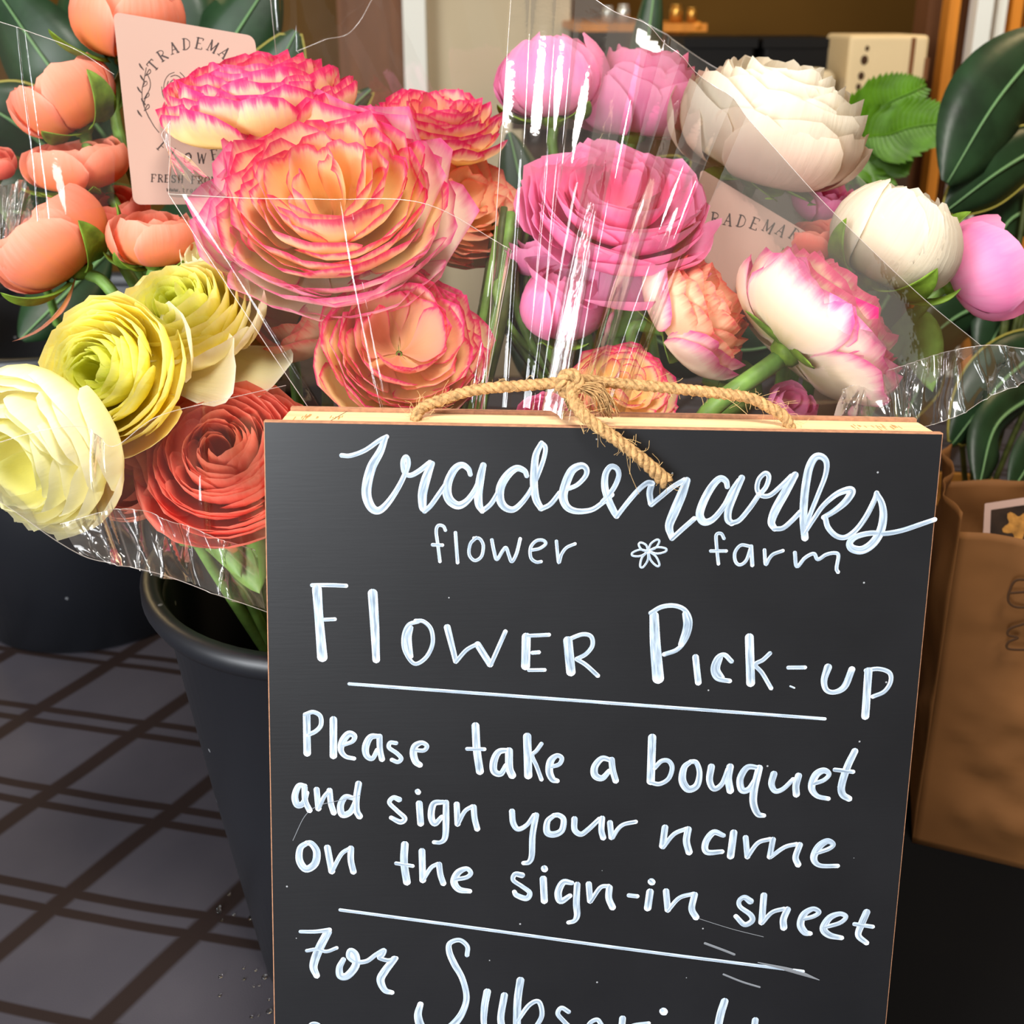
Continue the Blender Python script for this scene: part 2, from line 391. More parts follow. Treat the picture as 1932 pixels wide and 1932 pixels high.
# window on the right: white and wooden upright bars
wf = structure(empty('window_1', (P(1850, 60, 1.7)[0], P(1850, 60, 1.7)[1], -0.75)))
for x0, x1, d, mat_ in ((1786, 1806, 1.62, 'orange_wood'), (1838, 1868, 1.60, 'offwhite'), (1876, 1894, 1.64, 'offwhite'), (1812, 1836, 1.68, 'brown_door'), (1904, 1924, 1.66, 'orange_wood'), (1925, 1942, 1.70, 'brown_door'), (1944, 2010, 1.66, 'orange_wood'), (1864, 1880, 1.70, 'brown_door'), (1892, 1906, 1.70, 'brown_door')):
    a = P(x0, 60, d); b_ = P(x1, 60, d); mb = MB()
    mb.box((a[0], a[1], -0.75), (b_[0] - a[0], 0, 0), (0, 0.03, 0), (0, 0, 2.4)); o = mb.build({'offwhite': 'window_bar', 'orange_wood': 'wooden_jamb', 'brown_door': 'shadow_gap_board'}[mat_], M[mat_], wf, smooth=False)
panel('trim_2', 1742, 1788, 1.75, M['brown_door'])

# table
tb = empty('table', (0, 0.75, -0.75), 'long table under a dark grey plaid cloth, carrying the buckets and sign', 'table')
mb = MB(); mb.box((-1.2, 0.12, -0.03), (2.4, 0, 0), (0, 1.25, 0), (0, 0, 0.028)); mb.build('tabletop', M['brown_door'], tb, smooth=False)
for sx_ in (-1.12, 1.06):
    for sy_ in (0.2, 1.25):
        mb = MB(); mb.box((sx_, sy_, -0.75), (0.06, 0, 0), (0, 0.06, 0), (0, 0, 0.72)); mb.build('leg', M['brown_door'], tb, smooth=False)
nx_, ny_ = 90, 60; V = np.zeros((ny_, nx_, 3))
for i in range(ny_):
    for j in range(nx_):
        x = -1.24 + 2.48 * j / (nx_ - 1); y = 0.08 + 1.33 * i / (ny_ - 1); z = 0.0
        ov = max(0, -1.2 - x, x - 1.2, 0.12 - y, y - 1.37)
        if ov > 0: z = -0.20 * min(1, ov / 0.04)
        V[i, j] = (x, y, z)
mb = MB(); mb.grid(V); o = mb.build('tablecloth', M['cloth'], origin=(0, 0, 0))
tag(o, 'dark grey plaid tablecloth with brown stripes spread under the buckets', 'tablecloth')

# ================================================================== chalkboard sign
Bd = nrm((-0.02354119, -0.14531774, -0.98910493)); Br = nrm((0.9995242, 0.01630219, -0.02618427))
Bn = nrm(np.cross(Bd, Br)); BTL = np.array([-0.09043537, 0.34530877, -0.14281275]) + CAM
BW, BL = 0.25, 0.349


def boardP(x, y, off=0.0):
    v = ray(x, y); return CAM + v * (np.dot(BTL + Bn * off - CAM, Bn) / np.dot(v, Bn))


def bxy(s, t, off=0.0): return BTL + Br * s + Bd * t + Bn * off


sign = empty('chalkboard_sign', bxy(BW / 2, BL), 'tall charcoal sign with white hand lettering leaning in front of the flower buckets', 'sign')
mb = MB(); e_ = 0.0004
mb.m = 1; mb.box(bxy(0, 0, -0.003), Br * BW, Bd * BL, Bn * 0.0027)
mb.m = 0; mb.box(bxy(e_, e_, -0.0003), Br * (BW - 2 * e_), Bd * (BL - 2 * e_), Bn * 0.0003)
mb.build('panel', None, sign, smooth=False, mats=[M['board'], M['mdf']])
FT = 0.0155; x0, x1 = 0.0056, BW - 0.0016
for c, X, Y, nm in ((bxy(x0, 0.0003, -0.003 - FT), Br * (x1 - x0), Bd * 0.018, 'frame_rail'), (bxy(x0, BL - 0.018, -0.003 - FT), Br * (x1 - x0), Bd * 0.018, 'frame_rail'),
                    (bxy(x0, 0.0183, -0.003 - FT), Br * 0.018, Bd * (BL - 0.0363), 'frame_stile'), (bxy(x1 - 0.018, 0.0183, -0.003 - FT), Br * 0.018, Bd * (BL - 0.0363), 'frame_stile')):
    mb = MB(); mb.box(c, X, Y, Bn * FT); o = mb.build(nm, M['pine'], sign, smooth=False)
    bv = o.modifiers.new('bevel', 'BEVEL'); bv.width = 0.0007; bv.segments = 2
mb = MB(); mb.box(bxy(x0 + 0.0006, -0.0008, -0.003 - FT - 0.0032), Br * (x1 - x0 - 0.0012), Bd * (BL - 0.002), Bn * 0.003); o = mb.build('backing_board', M['mdf'], sign, smooth=False); o['label'] = 'pinkish brown backing board'
# end-grain finger joint marks on the top rail
M['grain'] = simple('end_grain_brown', (196, 146, 92), 0.8, 0.1)
rnd = random.Random(5)
for cxs in (0.0125, 0.016, 0.0245, 0.2215, 0.229, 0.2365):
    mb = MB()
    for k in range(7):
        s0 = cxs + (rnd.random() - 0.5) * 0.0055; f0 = 0.004 + rnd.random() * 0.004
        mb.box(bxy(s0, 0.00025, -f0 - rnd.uniform(.003, .007)), Br * 0.0004, Bd * 0.0002, Bn * rnd.uniform(.002, .005))
    mb.build('end_grain_mark', M['grain'], sign, smooth=False)
mb = MB(); mb.box(bxy(0.0275, 0.00024, -0.0185), Br * 0.0003, Bd * 0.0002, Bn * 0.0152 - Br * 0.004); mb.build('joint_line', M['marker'], sign, smooth=False)

stroke_id = [0]


def stroke(mb, pts, wpx, sub=7, place=None, closed=False, dep=None):
    """pts in full-photo pixels, wpx stroke width in pixels (number or list) -> a raised ribbon of paint on a plane"""
    place = place or boardP
    p = np.array([place(*q) for q in pts]); D = np.dot(p.mean(0) - CAM, FW)
    w_ = np.full(len(pts), wpx) if np.isscalar(wpx) else np.interp(np.linspace(0, 1, len(pts)), np.linspace(0, 1, len(wpx)), wpx)
    full = np.hstack([p, (w_ * D / F_ / 2)[:, None]])
    q = smoothpath(full, sub if len(pts) > 2 else 10); c, hw = q[:, :3], np.maximum(q[:, 3], 1e-5)
    t = np.gradient(c, axis=0); t /= np.linalg.norm(t, axis=1)[:, None] + 1e-12
    nn = place.n if hasattr(place, 'n') else Bn
    # round caps
    ex = [0.98, 0.8, 0.5, 0.25]
    c0 = np.array([c[0] - t[0] * hw[0] * k for k in ex]); c1 = np.array([c[-1] + t[-1] * hw[-1] * k for k in ex[::-1]])
    h0 = np.array([hw[0] * math.sqrt(1 - k * k) for k in ex]); h1 = np.array([hw[-1] * math.sqrt(1 - k * k) for k in ex[::-1]])
    c = np.vstack([c0, c, c1]); hw = np.concatenate([h0, hw, h1]); t = np.vstack([np.repeat(t[:1], 4, 0), t, np.repeat(t[-1:], 4, 0)])
    sd = np.cross(nn, t); sd /= np.linalg.norm(sd, axis=1)[:, None] + 1e-12
    L = np.concatenate([[0], np.cumsum(np.linalg.norm(np.diff(c, axis=0), axis=1))])
    stroke_id[0] += 1; lift = 0.00012 + (stroke_id[0] % 7) * 0.00002
    ks = [-1, -0.6, 0, 0.6, 1]; hz = [0, 0.8, 1, 0.8, 0]
    V = np.zeros((len(c), 5, 3)); Pd = np.zeros((len(c), 5, 4))
    hm = 0.00012
    for j in range(5):
        V[:, j] = c + sd * (hw * ks[j])[:, None] + nn * (lift + hm * hz[j])
        Pd[:, j, 0] = (ks[j] + 1) / 2; Pd[:, j, 1] = L; Pd[:, j, 2] = stroke_id[0] * 0.731
        Pd[:, j, 3] = np.clip(1 - (L[-1] - L) / (hw.max() * 1.6 + 1e-9), 0, 1)
    mb.grid(V, Pd)


C1 = (500, 780, 2.972); C2 = (1130, 780, 2.8836); C3 = (500, 1300, 2.972); C4 = (1130, 1300, 2.972)


def word(name, *strokes):
    mb = MB()
    for cr, wd, pts in strokes:
        ox, oy, s = cr
        stroke(mb, [(ox + x / s, oy + y / s) for x, y in pts], np.asarray(wd) / s if not np.isscalar(wd) else wd / s)
    return mb.build('painted_' + name, M['paint'], sign)


T_ = 30; K = 44
word('word',  # trademarks
     (C1, 26, [(430, 235), (480, 236), (560, 207), (640, 152), (683, 130)]),
     (C1, [30, 52, 56, 52, 40, 30, 28, 28, 28, 30, 30], [(676, 135), (645, 215), (598, 300), (572, 400), (572, 470), (600, 530), (640, 543), (690, 500), (750, 410), (797, 310), (803, 265), (790, 243), (774, 270), (780, 325), (812, 347), (860, 325), (925, 275)]),
     (C1, [30, 50, 52, 44, 30], [(938, 280), (908, 350), (885, 440), (884, 520), (895, 545)]), (C1, 28, [(895, 548), (930, 515), (980, 445), (1015, 395)]),
     (C1, [26, 34, 44, 52, 50, 34, 28], [(1152, 342), (1140, 310), (1105, 288), (1065, 310), (1030, 375), (1020, 440), (1040, 490), (1085, 515), (1135, 488), (1180, 425), (1210, 350)]),
     (C1, [36, 46, 48, 44, 30], [(1224, 290), (1208, 360), (1196, 450), (1200, 510), (1218, 546)]), (C1, 28, [(1218, 548), (1268, 505), (1312, 435)]),
     (C1, [26, 34, 46, 50, 44, 34, 28, 26, 26, 26], [(1468, 350), (1455, 322), (1410, 307), (1360, 345), (1322, 410), (1318, 480), (1345, 525), (1392, 538), (1440, 500), (1490, 430), (1532, 340), (1564, 250), (1572, 190), (1550, 165)]),
     (C1, [30, 40, 44, 44, 34], [(1548, 170), (1520, 230), (1510, 310), (1508, 400), (1520, 480), (1548, 532)]), (C1, 28, [(1548, 535), (1600, 508), (1652, 445)]),
     (C1, [26, 26, 30, 38, 50, 52, 42, 32, 28, 28], [(1690, 425), (1750, 400), (1797, 350), (1802, 310), (1772, 292), (1720, 320), (1684, 400), (1672, 470), (1695, 525), (1750, 548), (1830, 540), (1890, 502), (1945, 455)]),
     (C2, [28, 28, 28, 30, 34, 40, 40, 34], [(20, 480), (52, 445), (88, 392), (108, 335), (95, 297), (62, 290), (36, 330), (32, 400), (52, 470), (80, 530), (96, 556)]),
     (C2, [26, 28, 30, 30], [(98, 558), (150, 490), (210, 420), (262, 378), (290, 380)]), (C2, [34, 36, 32], [(288, 380), (276, 430), (282, 488)]),
     (C2, [28, 28, 30], [(285, 496), (340, 450), (400, 400), (465, 362)]), (C2, [40, 52, 54, 46, 34], [(478, 365), (450, 440), (412, 530), (382, 610), (395, 670)]), (C2, 28, [(397, 680), (450, 632), (518, 572)]),
     (C2, [28, 34, 42, 46, 44, 34, 28, 28], [(698, 398), (690, 367), (657, 354), (612, 400), (568, 480), (548, 550), (572, 590), (622, 573), (682, 500), (722, 420), (760, 365)]),
     (C2, [36, 42, 42, 34], [(776, 350), (740, 430), (705, 520), (702, 575), (722, 596)]), (C2, 28, [(722, 596), (765, 578), (822, 510), (870, 440)]),
     (C2, 27, [(866, 448), (908, 400), (924, 345), (904, 325), (870, 358), (860, 410), (882, 445), (930, 445), (990, 395), (1046, 340)]),
     (C2, [40, 50, 50, 42, 32], [(1066, 335), (1012, 430), (962, 520), (938, 590), (955, 626)]), (C2, 28, [(955, 628), (1002, 622), (1052, 580), (1095, 535)]),
     (C2, [26, 26, 28, 34, 44, 46, 44, 40], [(1130, 600), (1152, 540), (1192, 440), (1230, 340), (1238, 270), (1214, 236), (1176, 238), (1145, 290), (1126, 380), (1115, 480), (1112, 580), (1120, 676)]),
     (C2, [24, 26, 30, 40, 46, 34, 28], [(1122, 645), (1170, 570), (1220, 500), (1290, 440), (1355, 415), (1374, 428), (1340, 480), (1280, 530), (1222, 565)]),
     (C2, [30, 30, 30, 30, 28], [(1230, 565), (1246, 620), (1290, 665), (1342, 672), (1400, 630), (1452, 560), (1498, 470), (1510, 432)]),
     (C2, [26, 40, 48, 50, 46, 36, 30, 28, 28, 26], [(1510, 432), (1538, 490), (1546, 560), (1530, 640), (1488, 706), (1430, 742), (1376, 733), (1364, 700), (1402, 668), (1480, 650), (1560, 652), (1650, 635), (1740, 605), (1826, 576)]))
word('word', (C1, 19, [(1012, 655), (1000, 632), (972, 628), (960, 660), (970, 740), (981, 830)]), (C1, 20, [(940, 736), (995, 738)]), (C1, 20, [(1068, 668), (1080, 836)]),
     (C1, 19, [(1185, 696), (1152, 730), (1145, 790), (1176, 824), (1214, 800), (1224, 740), (1204, 702), (1172, 698)]),
     (C1, 20, [(1272, 708), (1284, 770), (1300, 818), (1332, 770), (1352, 752), (1368, 795), (1384, 830), (1410, 785), (1431, 702)]),
     (C1, 19, [(1492, 766), (1540, 756), (1574, 730), (1558, 710), (1520, 714), (1489, 752), (1491, 808), (1520, 832), (1548, 830)]), (C1, 19, [(1634, 715), (1640, 780), (1648, 836), (1662, 790), (1690, 752), (1738, 730)]))
word('word', (C2, 19, [(680, 680), (665, 654), (640, 658), (638, 700), (650, 818)]), (C2, 19, [(608, 748), (692, 748)]), (C2, 19, [(820, 722), (772, 716), (740, 755), (742, 803), (766, 823), (800, 800), (824, 735)]), (C2, 22, [(828, 722), (834, 825)]),
     (C2, 20, [(900, 742), (906, 820), (925, 790), (948, 765), (1000, 746)]), (C2, 21, [(1065, 756), (1076, 832), (1120, 785), (1168, 762), (1190, 793), (1235, 767), (1280, 758), (1302, 772), (1292, 840), (1300, 862)]))
fl = []
for tx, ty in ((222, 708), (322, 692), (362, 742), (322, 825), (232, 832), (184, 766)):
    dx, dy = tx - 268, ty - 748; L_ = math.hypot(dx, dy); px_, py_ = -dy / L_ * 17, dx / L_ * 17
    fl.append((C2, 12, [(268, 748), (268 + dx * .5 + px_, 748 + dy * .5 + py_), (tx + px_ * .5, ty + py_ * .5), (tx - px_ * .5, ty - py_ * .5), (268 + dx * .5 - px_, 748 + dy * .5 - py_), (268, 748)]))
fl.append((C2, 26, [(266, 746), (268, 749)]))
word('flower', *fl)
word('word', (C1, [54, 50, 58], [(292, 985), (304, 1150), (322, 1365)]), (C1, 24, [(265, 963), (360, 962), (455, 966)]), (C1, 22, [(330, 1156), (392, 1153)]), (C1, [54, 50, 42], [(604, 1008), (616, 1200), (624, 1380)]),
     (C1, 24, [(860, 1165), (805, 1185), (778, 1250), (785, 1330), (838, 1402), (902, 1368), (940, 1290), (932, 1210), (890, 1166), (845, 1162)]), (C1, [28, 46, 34], [(818, 1200), (800, 1262), (815, 1360)]),
     (C1, [38, 36, 30], [(1022, 1198), (1070, 1388)]), (C1, 24, [(1072, 1390), (1130, 1325), (1190, 1292)]), (C1, 38, [(1192, 1295), (1262, 1405)]), (C1, 25, [(1266, 1408), (1348, 1222)]),
     (C1, 50, [(1465, 1252), (1461, 1415)]), (C1, 23, [(1472, 1246), (1592, 1240)]), (C1, 24, [(1500, 1341), (1535, 1338)]), (C1, 22, [(1480, 1438), (1568, 1437)]),
     (C1, 52, [(1698, 1272), (1715, 1448)]), (C1, 25, [(1705, 1265), (1780, 1238), (1828, 1250), (1836, 1300), (1800, 1348), (1748, 1376)]), (C1, 25, [(1748, 1378), (1800, 1410), (1866, 1470)]))
word('word', (C2, [50, 58, 64], [(300, 1100), (306, 1250), (322, 1440)]), (C2, 26, [(282, 1085), (340, 1052), (410, 1045), (468, 1070), (496, 1130), (480, 1210), (430, 1280), (355, 1310)]), (C2, [34, 46, 34], [(470, 1090), (480, 1160), (448, 1255)]),
     (C2, 36, [(525, 1325), (540, 1462)]), (C2, 27, [(720, 1347), (682, 1312), (642, 1330), (620, 1390), (642, 1440), (710, 1454)]), (C2, 38, [(655, 1330), (640, 1390), (665, 1438)]),
     (C2, 48, [(818, 1218), (825, 1465)]), (C2, 24, [(930, 1304), (892, 1340), (850, 1366), (888, 1412), (936, 1494)]), (C2, 23, [(1030, 1382), (1120, 1381)]), (C2, 10, [(1040, 1483), (1062, 1492)]),
     (C2, [44, 36, 30, 28, 38, 38], [(1245, 1380), (1224, 1450), (1236, 1502), (1280, 1515), (1335, 1485), (1375, 1392)]), (C2, 44, [(1465, 1400), (1448, 1645)]), (C2, 25, [(1452, 1398), (1520, 1389), (1580, 1410), (1586, 1460), (1552, 1512), (1490, 1540)]))
F0 = (0, 0, 1.0)
word('line', (F0, 6.5, [(659, 1290), (1000, 1315), (1300, 1337), (1556, 1356)]))
word('word', (C3, 42, [(234, 148), (237, 358)]), (C3, 26, [(226, 142), (270, 128), (310, 150), (314, 200), (285, 235), (240, 256)]), (C3, 42, [(384, 170), (384, 372)]),
     (C3, [24, 26, 40, 42, 28, 24], [(438, 312), (490, 292), (502, 262), (470, 250), (436, 290), (426, 340), (452, 376), (500, 388)]),
     (C3, [26, 40, 42, 28, 26], [(640, 262), (592, 268), (565, 320), (570, 370), (602, 388), (630, 340)]), (C3, 34, [(642, 265), (645, 340), (656, 392)]),
     (C3, 25, [(735, 302), (702, 300), (696, 328), (738, 358), (764, 388), (745, 408), (712, 396)]), (C3, [24, 26, 26, 40, 42, 34], [(832, 340), (890, 343), (908, 318), (880, 300), (842, 318), (832, 360), (845, 405), (868, 424)]))
word('word', (C3, 44, [(1180, 205), (1188, 340), (1205, 460)]), (C3, 23, [(1134, 334), (1230, 336)]), (C3, [27, 44, 40, 27], [(1368, 342), (1312, 350), (1284, 400), (1284, 458), (1322, 473), (1352, 425)]), (C3, 44, [(1368, 345), (1370, 440), (1386, 482)]),
     (C3, 46, [(1470, 265), (1476, 484)]), (C3, 24, [(1550, 306), (1522, 345), (1498, 372), (1522, 430), (1550, 506)]), (C3, [24, 26, 26, 44, 42, 28], [(1602, 436), (1650, 420), (1664, 386), (1636, 372), (1602, 402), (1594, 460), (1612, 504), (1638, 514)]))
word('word', (C3, [27, 40, 42, 28], [(1940, 398), (1890, 388), (1850, 432), (1850, 482), (1890, 498), (1930, 458)]), (C3, 36, [(1943, 395), (1950, 455), (1966, 512)]))
word('word', (C4, 46, [(298, 270), (290, 515)]), (C4, 27, [(290, 522), (340, 530), (390, 500), (410, 440), (390, 402), (350, 402), (312, 440)]), (C4, [27, 44, 44, 30, 27], [(515, 406), (478, 440), (468, 512), (500, 560), (548, 540), (564, 470), (546, 412), (515, 406)]),
     (C4, [40, 38, 30, 27], [(630, 435), (620, 510), (645, 558), (690, 530), (722, 450)]), (C4, 42, [(735, 435), (725, 500), (736, 568)]), (C4, [28, 40, 40, 28], [(895, 440), (832, 438), (792, 500), (800, 563), (840, 560), (885, 490)]), (C4, [42, 44, 42, 36, 26], [(898, 442), (870, 560), (866, 640), (890, 698), (924, 708)]),
     (C4, [40, 36, 28, 27], [(980, 475), (967, 530), (988, 570), (1032, 558), (1088, 505)]), (C4, 40, [(1118, 485), (1104, 540), (1106, 588)]), (C4, [26, 26, 28, 44, 46, 30, 26], [(1202, 530), (1260, 510), (1290, 477), (1260, 456), (1215, 482), (1192, 550), (1222, 598), (1286, 614)]),
     (C4, [40, 44, 42, 36], [(1434, 348), (1390, 440), (1360, 540), (1366, 590), (1402, 614)]), (C4, 25, [(1322, 451), (1424, 463)]))
word('word', (C3, [27, 38, 40, 27], [(225, 542), (190, 542), (168, 600), (182, 648), (215, 638), (235, 580)]), (C3, 34, [(222, 548), (226, 625), (250, 678)]), (C3, 34, [(290, 562), (300, 668)]), (C3, 25, [(302, 664), (330, 605), (358, 572)]), (C3, 34, [(362, 568), (370, 640), (386, 692)]),
     (C3, [27, 38, 40, 28], [(498, 612), (452, 604), (424, 650), (434, 703), (480, 688), (508, 630)]), (C3, 38, [(525, 530), (512, 620), (514, 680), (530, 712)]))
word('word', (C3, [34, 26, 26, 26, 34, 26], [(752, 618), (720, 607), (698, 636), (740, 680), (784, 722), (760, 744), (708, 720)]), (C3, 38, [(865, 640), (873, 752)]), (C3, 32, [(856, 572), (859, 577)]), (C3, [28, 40, 38, 27], [(998, 632), (946, 642), (932, 710), (952, 753), (992, 715)]), (C3, [34, 38, 34, 26, 24], [(1015, 635), (1015, 740), (1010, 830), (985, 858), (948, 858)]),
     (C3, 34, [(1075, 645), (1080, 755)]), (C3, 25, [(1082, 756), (1120, 685), (1162, 657)]), (C3, 34, [(1170, 660), (1175, 720), (1190, 782)]))
word('word', (C3, [34, 34, 27, 25], [(1385, 684), (1392, 750), (1420, 784), (1468, 760), (1508, 705)]), (C3, [34, 36, 32, 26], [(1520, 705), (1500, 820), (1496, 930), (1480, 968), (1450, 974)]), (C3, [28, 42, 34, 28], [(1620, 706), (1584, 740), (1582, 800), (1620, 813), (1664, 790), (1674, 730), (1648, 706), (1620, 706)]), (C3, [36, 32, 28], [(1735, 728), (1736, 788), (1770, 813), (1810, 788), (1875, 728)]), (C3, 34, [(1890, 724), (1886, 790), (1896, 832)]), (C4, 33, [(62, 748), (70, 830)]), (C4, 25, [(76, 832), (105, 785), (140, 757), (206, 743)]))
word('word', (C4, 38, [(370, 775), (356, 878)]), (C4, 26, [(360, 885), (420, 812), (488, 782)]), (C4, 40, [(500, 785), (490, 850), (505, 912)]), (C4, [27, 40, 38, 28], [(698, 820), (642, 803), (598, 860), (605, 913), (690, 911)]), (C4, 42, [(755, 805), (738, 935)]),
     (C4, 33, [(822, 832), (832, 938)]), (C4, 26, [(834, 938), (890, 862), (958, 840)]), (C4, 33, [(975, 842), (957, 938)]), (C4, 26, [(962, 940), (1040, 885), (1106, 868)]), (C4, 36, [(1125, 872), (1102, 940), (1116, 982)]), (C4, [26, 27, 28, 44, 46, 28, 26], [(1215, 920), (1288, 895), (1314, 870), (1280, 852), (1232, 884), (1204, 945), (1236, 988), (1338, 991)]))
word('word', (C3, [30, 44, 44, 30], [(235, 862), (198, 892), (194, 960), (230, 1008), (280, 978), (290, 912), (262, 867), (235, 862)]), (C3, 38, [(350, 888), (375, 1020)]), (C3, 25, [(377, 1020), (428, 925), (476, 892)]), (C3, 36, [(482, 892), (482, 960), (496, 1022)]))
word('word', (C3, 43, [(784, 870), (780, 970), (796, 1080)]), (C3, 23, [(736, 975), (828, 990)]), (C3, 38, [(880, 908), (885, 1070)]), (C3, 25, [(887, 1068), (930, 1002), (968, 980)]), (C3, 34, [(976, 982), (984, 1040), (1000, 1088)]), (C3, [26, 27, 27, 42, 42, 28], [(1068, 1066), (1130, 1054), (1154, 1030), (1130, 1006), (1082, 1028), (1060, 1080), (1088, 1122), (1148, 1132)]))
word('word', (C3, [36, 26, 26, 36, 26], [(1440, 1042), (1402, 1037), (1392, 1070), (1440, 1104), (1484, 1140), (1466, 1172), (1412, 1155), (1398, 1135)]), (C3, 40, [(1560, 1062), (1566, 1185)]), (C3, 38, [(1566, 1003), (1568, 1008)]), (C3, [28, 42, 42, 28], [(1720, 1086), (1672, 1083), (1644, 1140), (1658, 1188), (1710, 1158)]), (C3, [36, 38, 36, 28, 25], [(1750, 1095), (1746, 1200), (1750, 1265), (1735, 1298), (1702, 1308)]),
     (C3, 35, [(1815, 1092), (1823, 1186)]), (C3, 26, [(1826, 1188), (1880, 1112), (1926, 1103)]), (C4, 38, [(58, 1112), (55, 1170), (76, 1222)]), (C4, 26, [(168, 1155), (214, 1160)]), (C4, 42, [(286, 1135), (273, 1225)]), (C4, 40, [(293, 1078), (297, 1082)]), (C4, 36, [(376, 1132), (386, 1236)]), (C4, 26, [(388, 1238), (450, 1170), (528, 1147)]), (C4, 38, [(536, 1152), (520, 1230), (544, 1278)]))
word('word', (C4, [40, 28, 26, 32, 34, 27], [(848, 1188), (815, 1166), (786, 1186), (792, 1220), (850, 1264), (858, 1298), (815, 1318), (767, 1272)]), (C4, 38, [(924, 1155), (912, 1305)]), (C4, 26, [(916, 1308), (970, 1250), (1036, 1230)]), (C4, 40, [(1056, 1236), (1034, 1290), (1036, 1336)]),
     (C4, [26, 27, 28, 42, 44, 28], [(1136, 1290), (1200, 1274), (1234, 1250), (1200, 1231), (1148, 1262), (1130, 1320), (1154, 1362), (1184, 1370)]), (C4, [26, 27, 28, 42, 44, 28], [(1262, 1335), (1350, 1310), (1384, 1276), (1350, 1259), (1292, 1282), (1258, 1340), (1290, 1378), (1360, 1394)]), (C4, [42, 42, 36, 30], [(1500, 1250), (1470, 1320), (1454, 1380), (1500, 1422)]), (C4, 25, [(1432, 1316), (1534, 1331)]))
word('line', (F0, 6.5, [(642, 1716), (880, 1748), (1200, 1792), (1515, 1832)]))
word('word', (C3, [22, 24, 28], [(200, 1358), (280, 1358), (362, 1348)]), (C3, [46, 50, 46, 36], [(352, 1362), (302, 1460), (272, 1550), (290, 1606)]), (C3, 22, [(236, 1466), (290, 1458), (345, 1470), (402, 1450)]),
     (C3, [30, 46, 46, 34, 28, 27, 26, 26], [(440, 1515), (418, 1560), (424, 1606), (462, 1606), (508, 1550), (508, 1490), (480, 1466), (472, 1500), (510, 1528), (570, 1524), (622, 1488), (668, 1462), (660, 1490), (640, 1505), (690, 1520), (736, 1508)]), (C3, [40, 46, 46, 36, 28], [(725, 1512), (672, 1580), (648, 1630), (672, 1686), (712, 1700)]))
word('word', (C3, [26, 27, 30, 40, 34, 36, 50, 56, 50, 34], [(1133, 1490), (1134, 1440), (1090, 1406), (1036, 1424), (1034, 1474), (1062, 1540), (1106, 1620), (1130, 1720), (1112, 1800), (1066, 1870), (990, 1935), (930, 1950), (880, 1900), (858, 1830), (872, 1765)]),
     (C3, [42, 40, 32, 28], [(1246, 1695), (1230, 1790), (1232, 1890), (1290, 1915)]), (C3, 40, [(1342, 1715), (1322, 1850), (1345, 1930)]), (C3, 44, [(1432, 1632), (1416, 1750), (1412, 1910)]), (C3, 28, [(1414, 1860), (1480, 1772), (1535, 1752), (1552, 1830), (1505, 1915)]), (C3, 27, [(1702, 1808), (1662, 1786), (1642, 1820), (1682, 1868), (1714, 1905), (1690, 1950)]), (C3, 27, [(1886, 1880), (1862, 1852), (1822, 1872), (1802, 1925), (1830, 1980)]),
     (C4, 38, [(132, 1845), (120, 1980)]), (C4, 25, [(124, 1925), (190, 1885), (278, 1872)]), (C4, 44, [(360, 1803), (364, 1808)]), (C4, 38, [(362, 1895), (355, 1985)]), (C4, [44, 46, 44], [(704, 1750), (680, 1830), (655, 1960)]), (C4, 38, [(876, 1855), (858, 1985)]), (C4, 24, [(600, 1905), (760, 1925)]))
word('word', (C3, 26, [(240, 1905), (265, 1876), (300, 1882), (318, 1920)]))
M['smudge'] = simple('rubbed_chalk', (112, 115, 120), 0.7, 0.2)
for pts, wd in (([(1330, 1779), (1365, 1792), (1385, 1800)], 5), ([(1430, 1815), (1500, 1832), (1545, 1848)], [2, 9, 2]), ([(1365, 1838), (1400, 1852), (1433, 1862)], 4), ([(1310, 1730), (1380, 1752), (1440, 1767)], 1.2), ([(553, 1585), (575, 1540), (600, 1520), (640, 1510), (680, 1500)], 1.5)):
    mb = MB(); stroke(mb, pts, wd); mb.build('chalk_smudge', M['smudge'], sign)

# ------------------------------------------------------------------ twine
tw = empty('jute_twine', boardP(1070, 790), 'brown jute twine loop knotted over the top of the chalkboard sign', 'twine')
rt = random.Random(3)


def rope(name, pts, r=0.00115, turns=700, strands=3, fray=0.0, parent=tw):
    c = smoothpath(pts, 16); seg = np.linalg.norm(np.diff(c, axis=0), axis=1); L = np.concatenate([[0], np.cumsum(seg)])
    t = np.gradient(c, axis=0); t /= np.linalg.norm(t, axis=1)[:, None]
    u = np.cross(t, nrm(FW)); u /= np.linalg.norm(u, axis=1)[:, None]; v = np.cross(t, u); mb = MB()
    for k in range(strands):
        a = L * turns + k * 2 * math.pi / strands
        spread = 1 + fray * np.clip((L - L[-1] * 0.75) / (L[-1] * 0.25), 0, 1)
        mb.tube(c + (np.cos(a)[:, None] * u + np.sin(a)[:, None] * v) * r * 0.95 * spread[:, None], np.full(len(c), r * 1.08), 7)
    mb.build(name, M['jute'], parent)
    return c


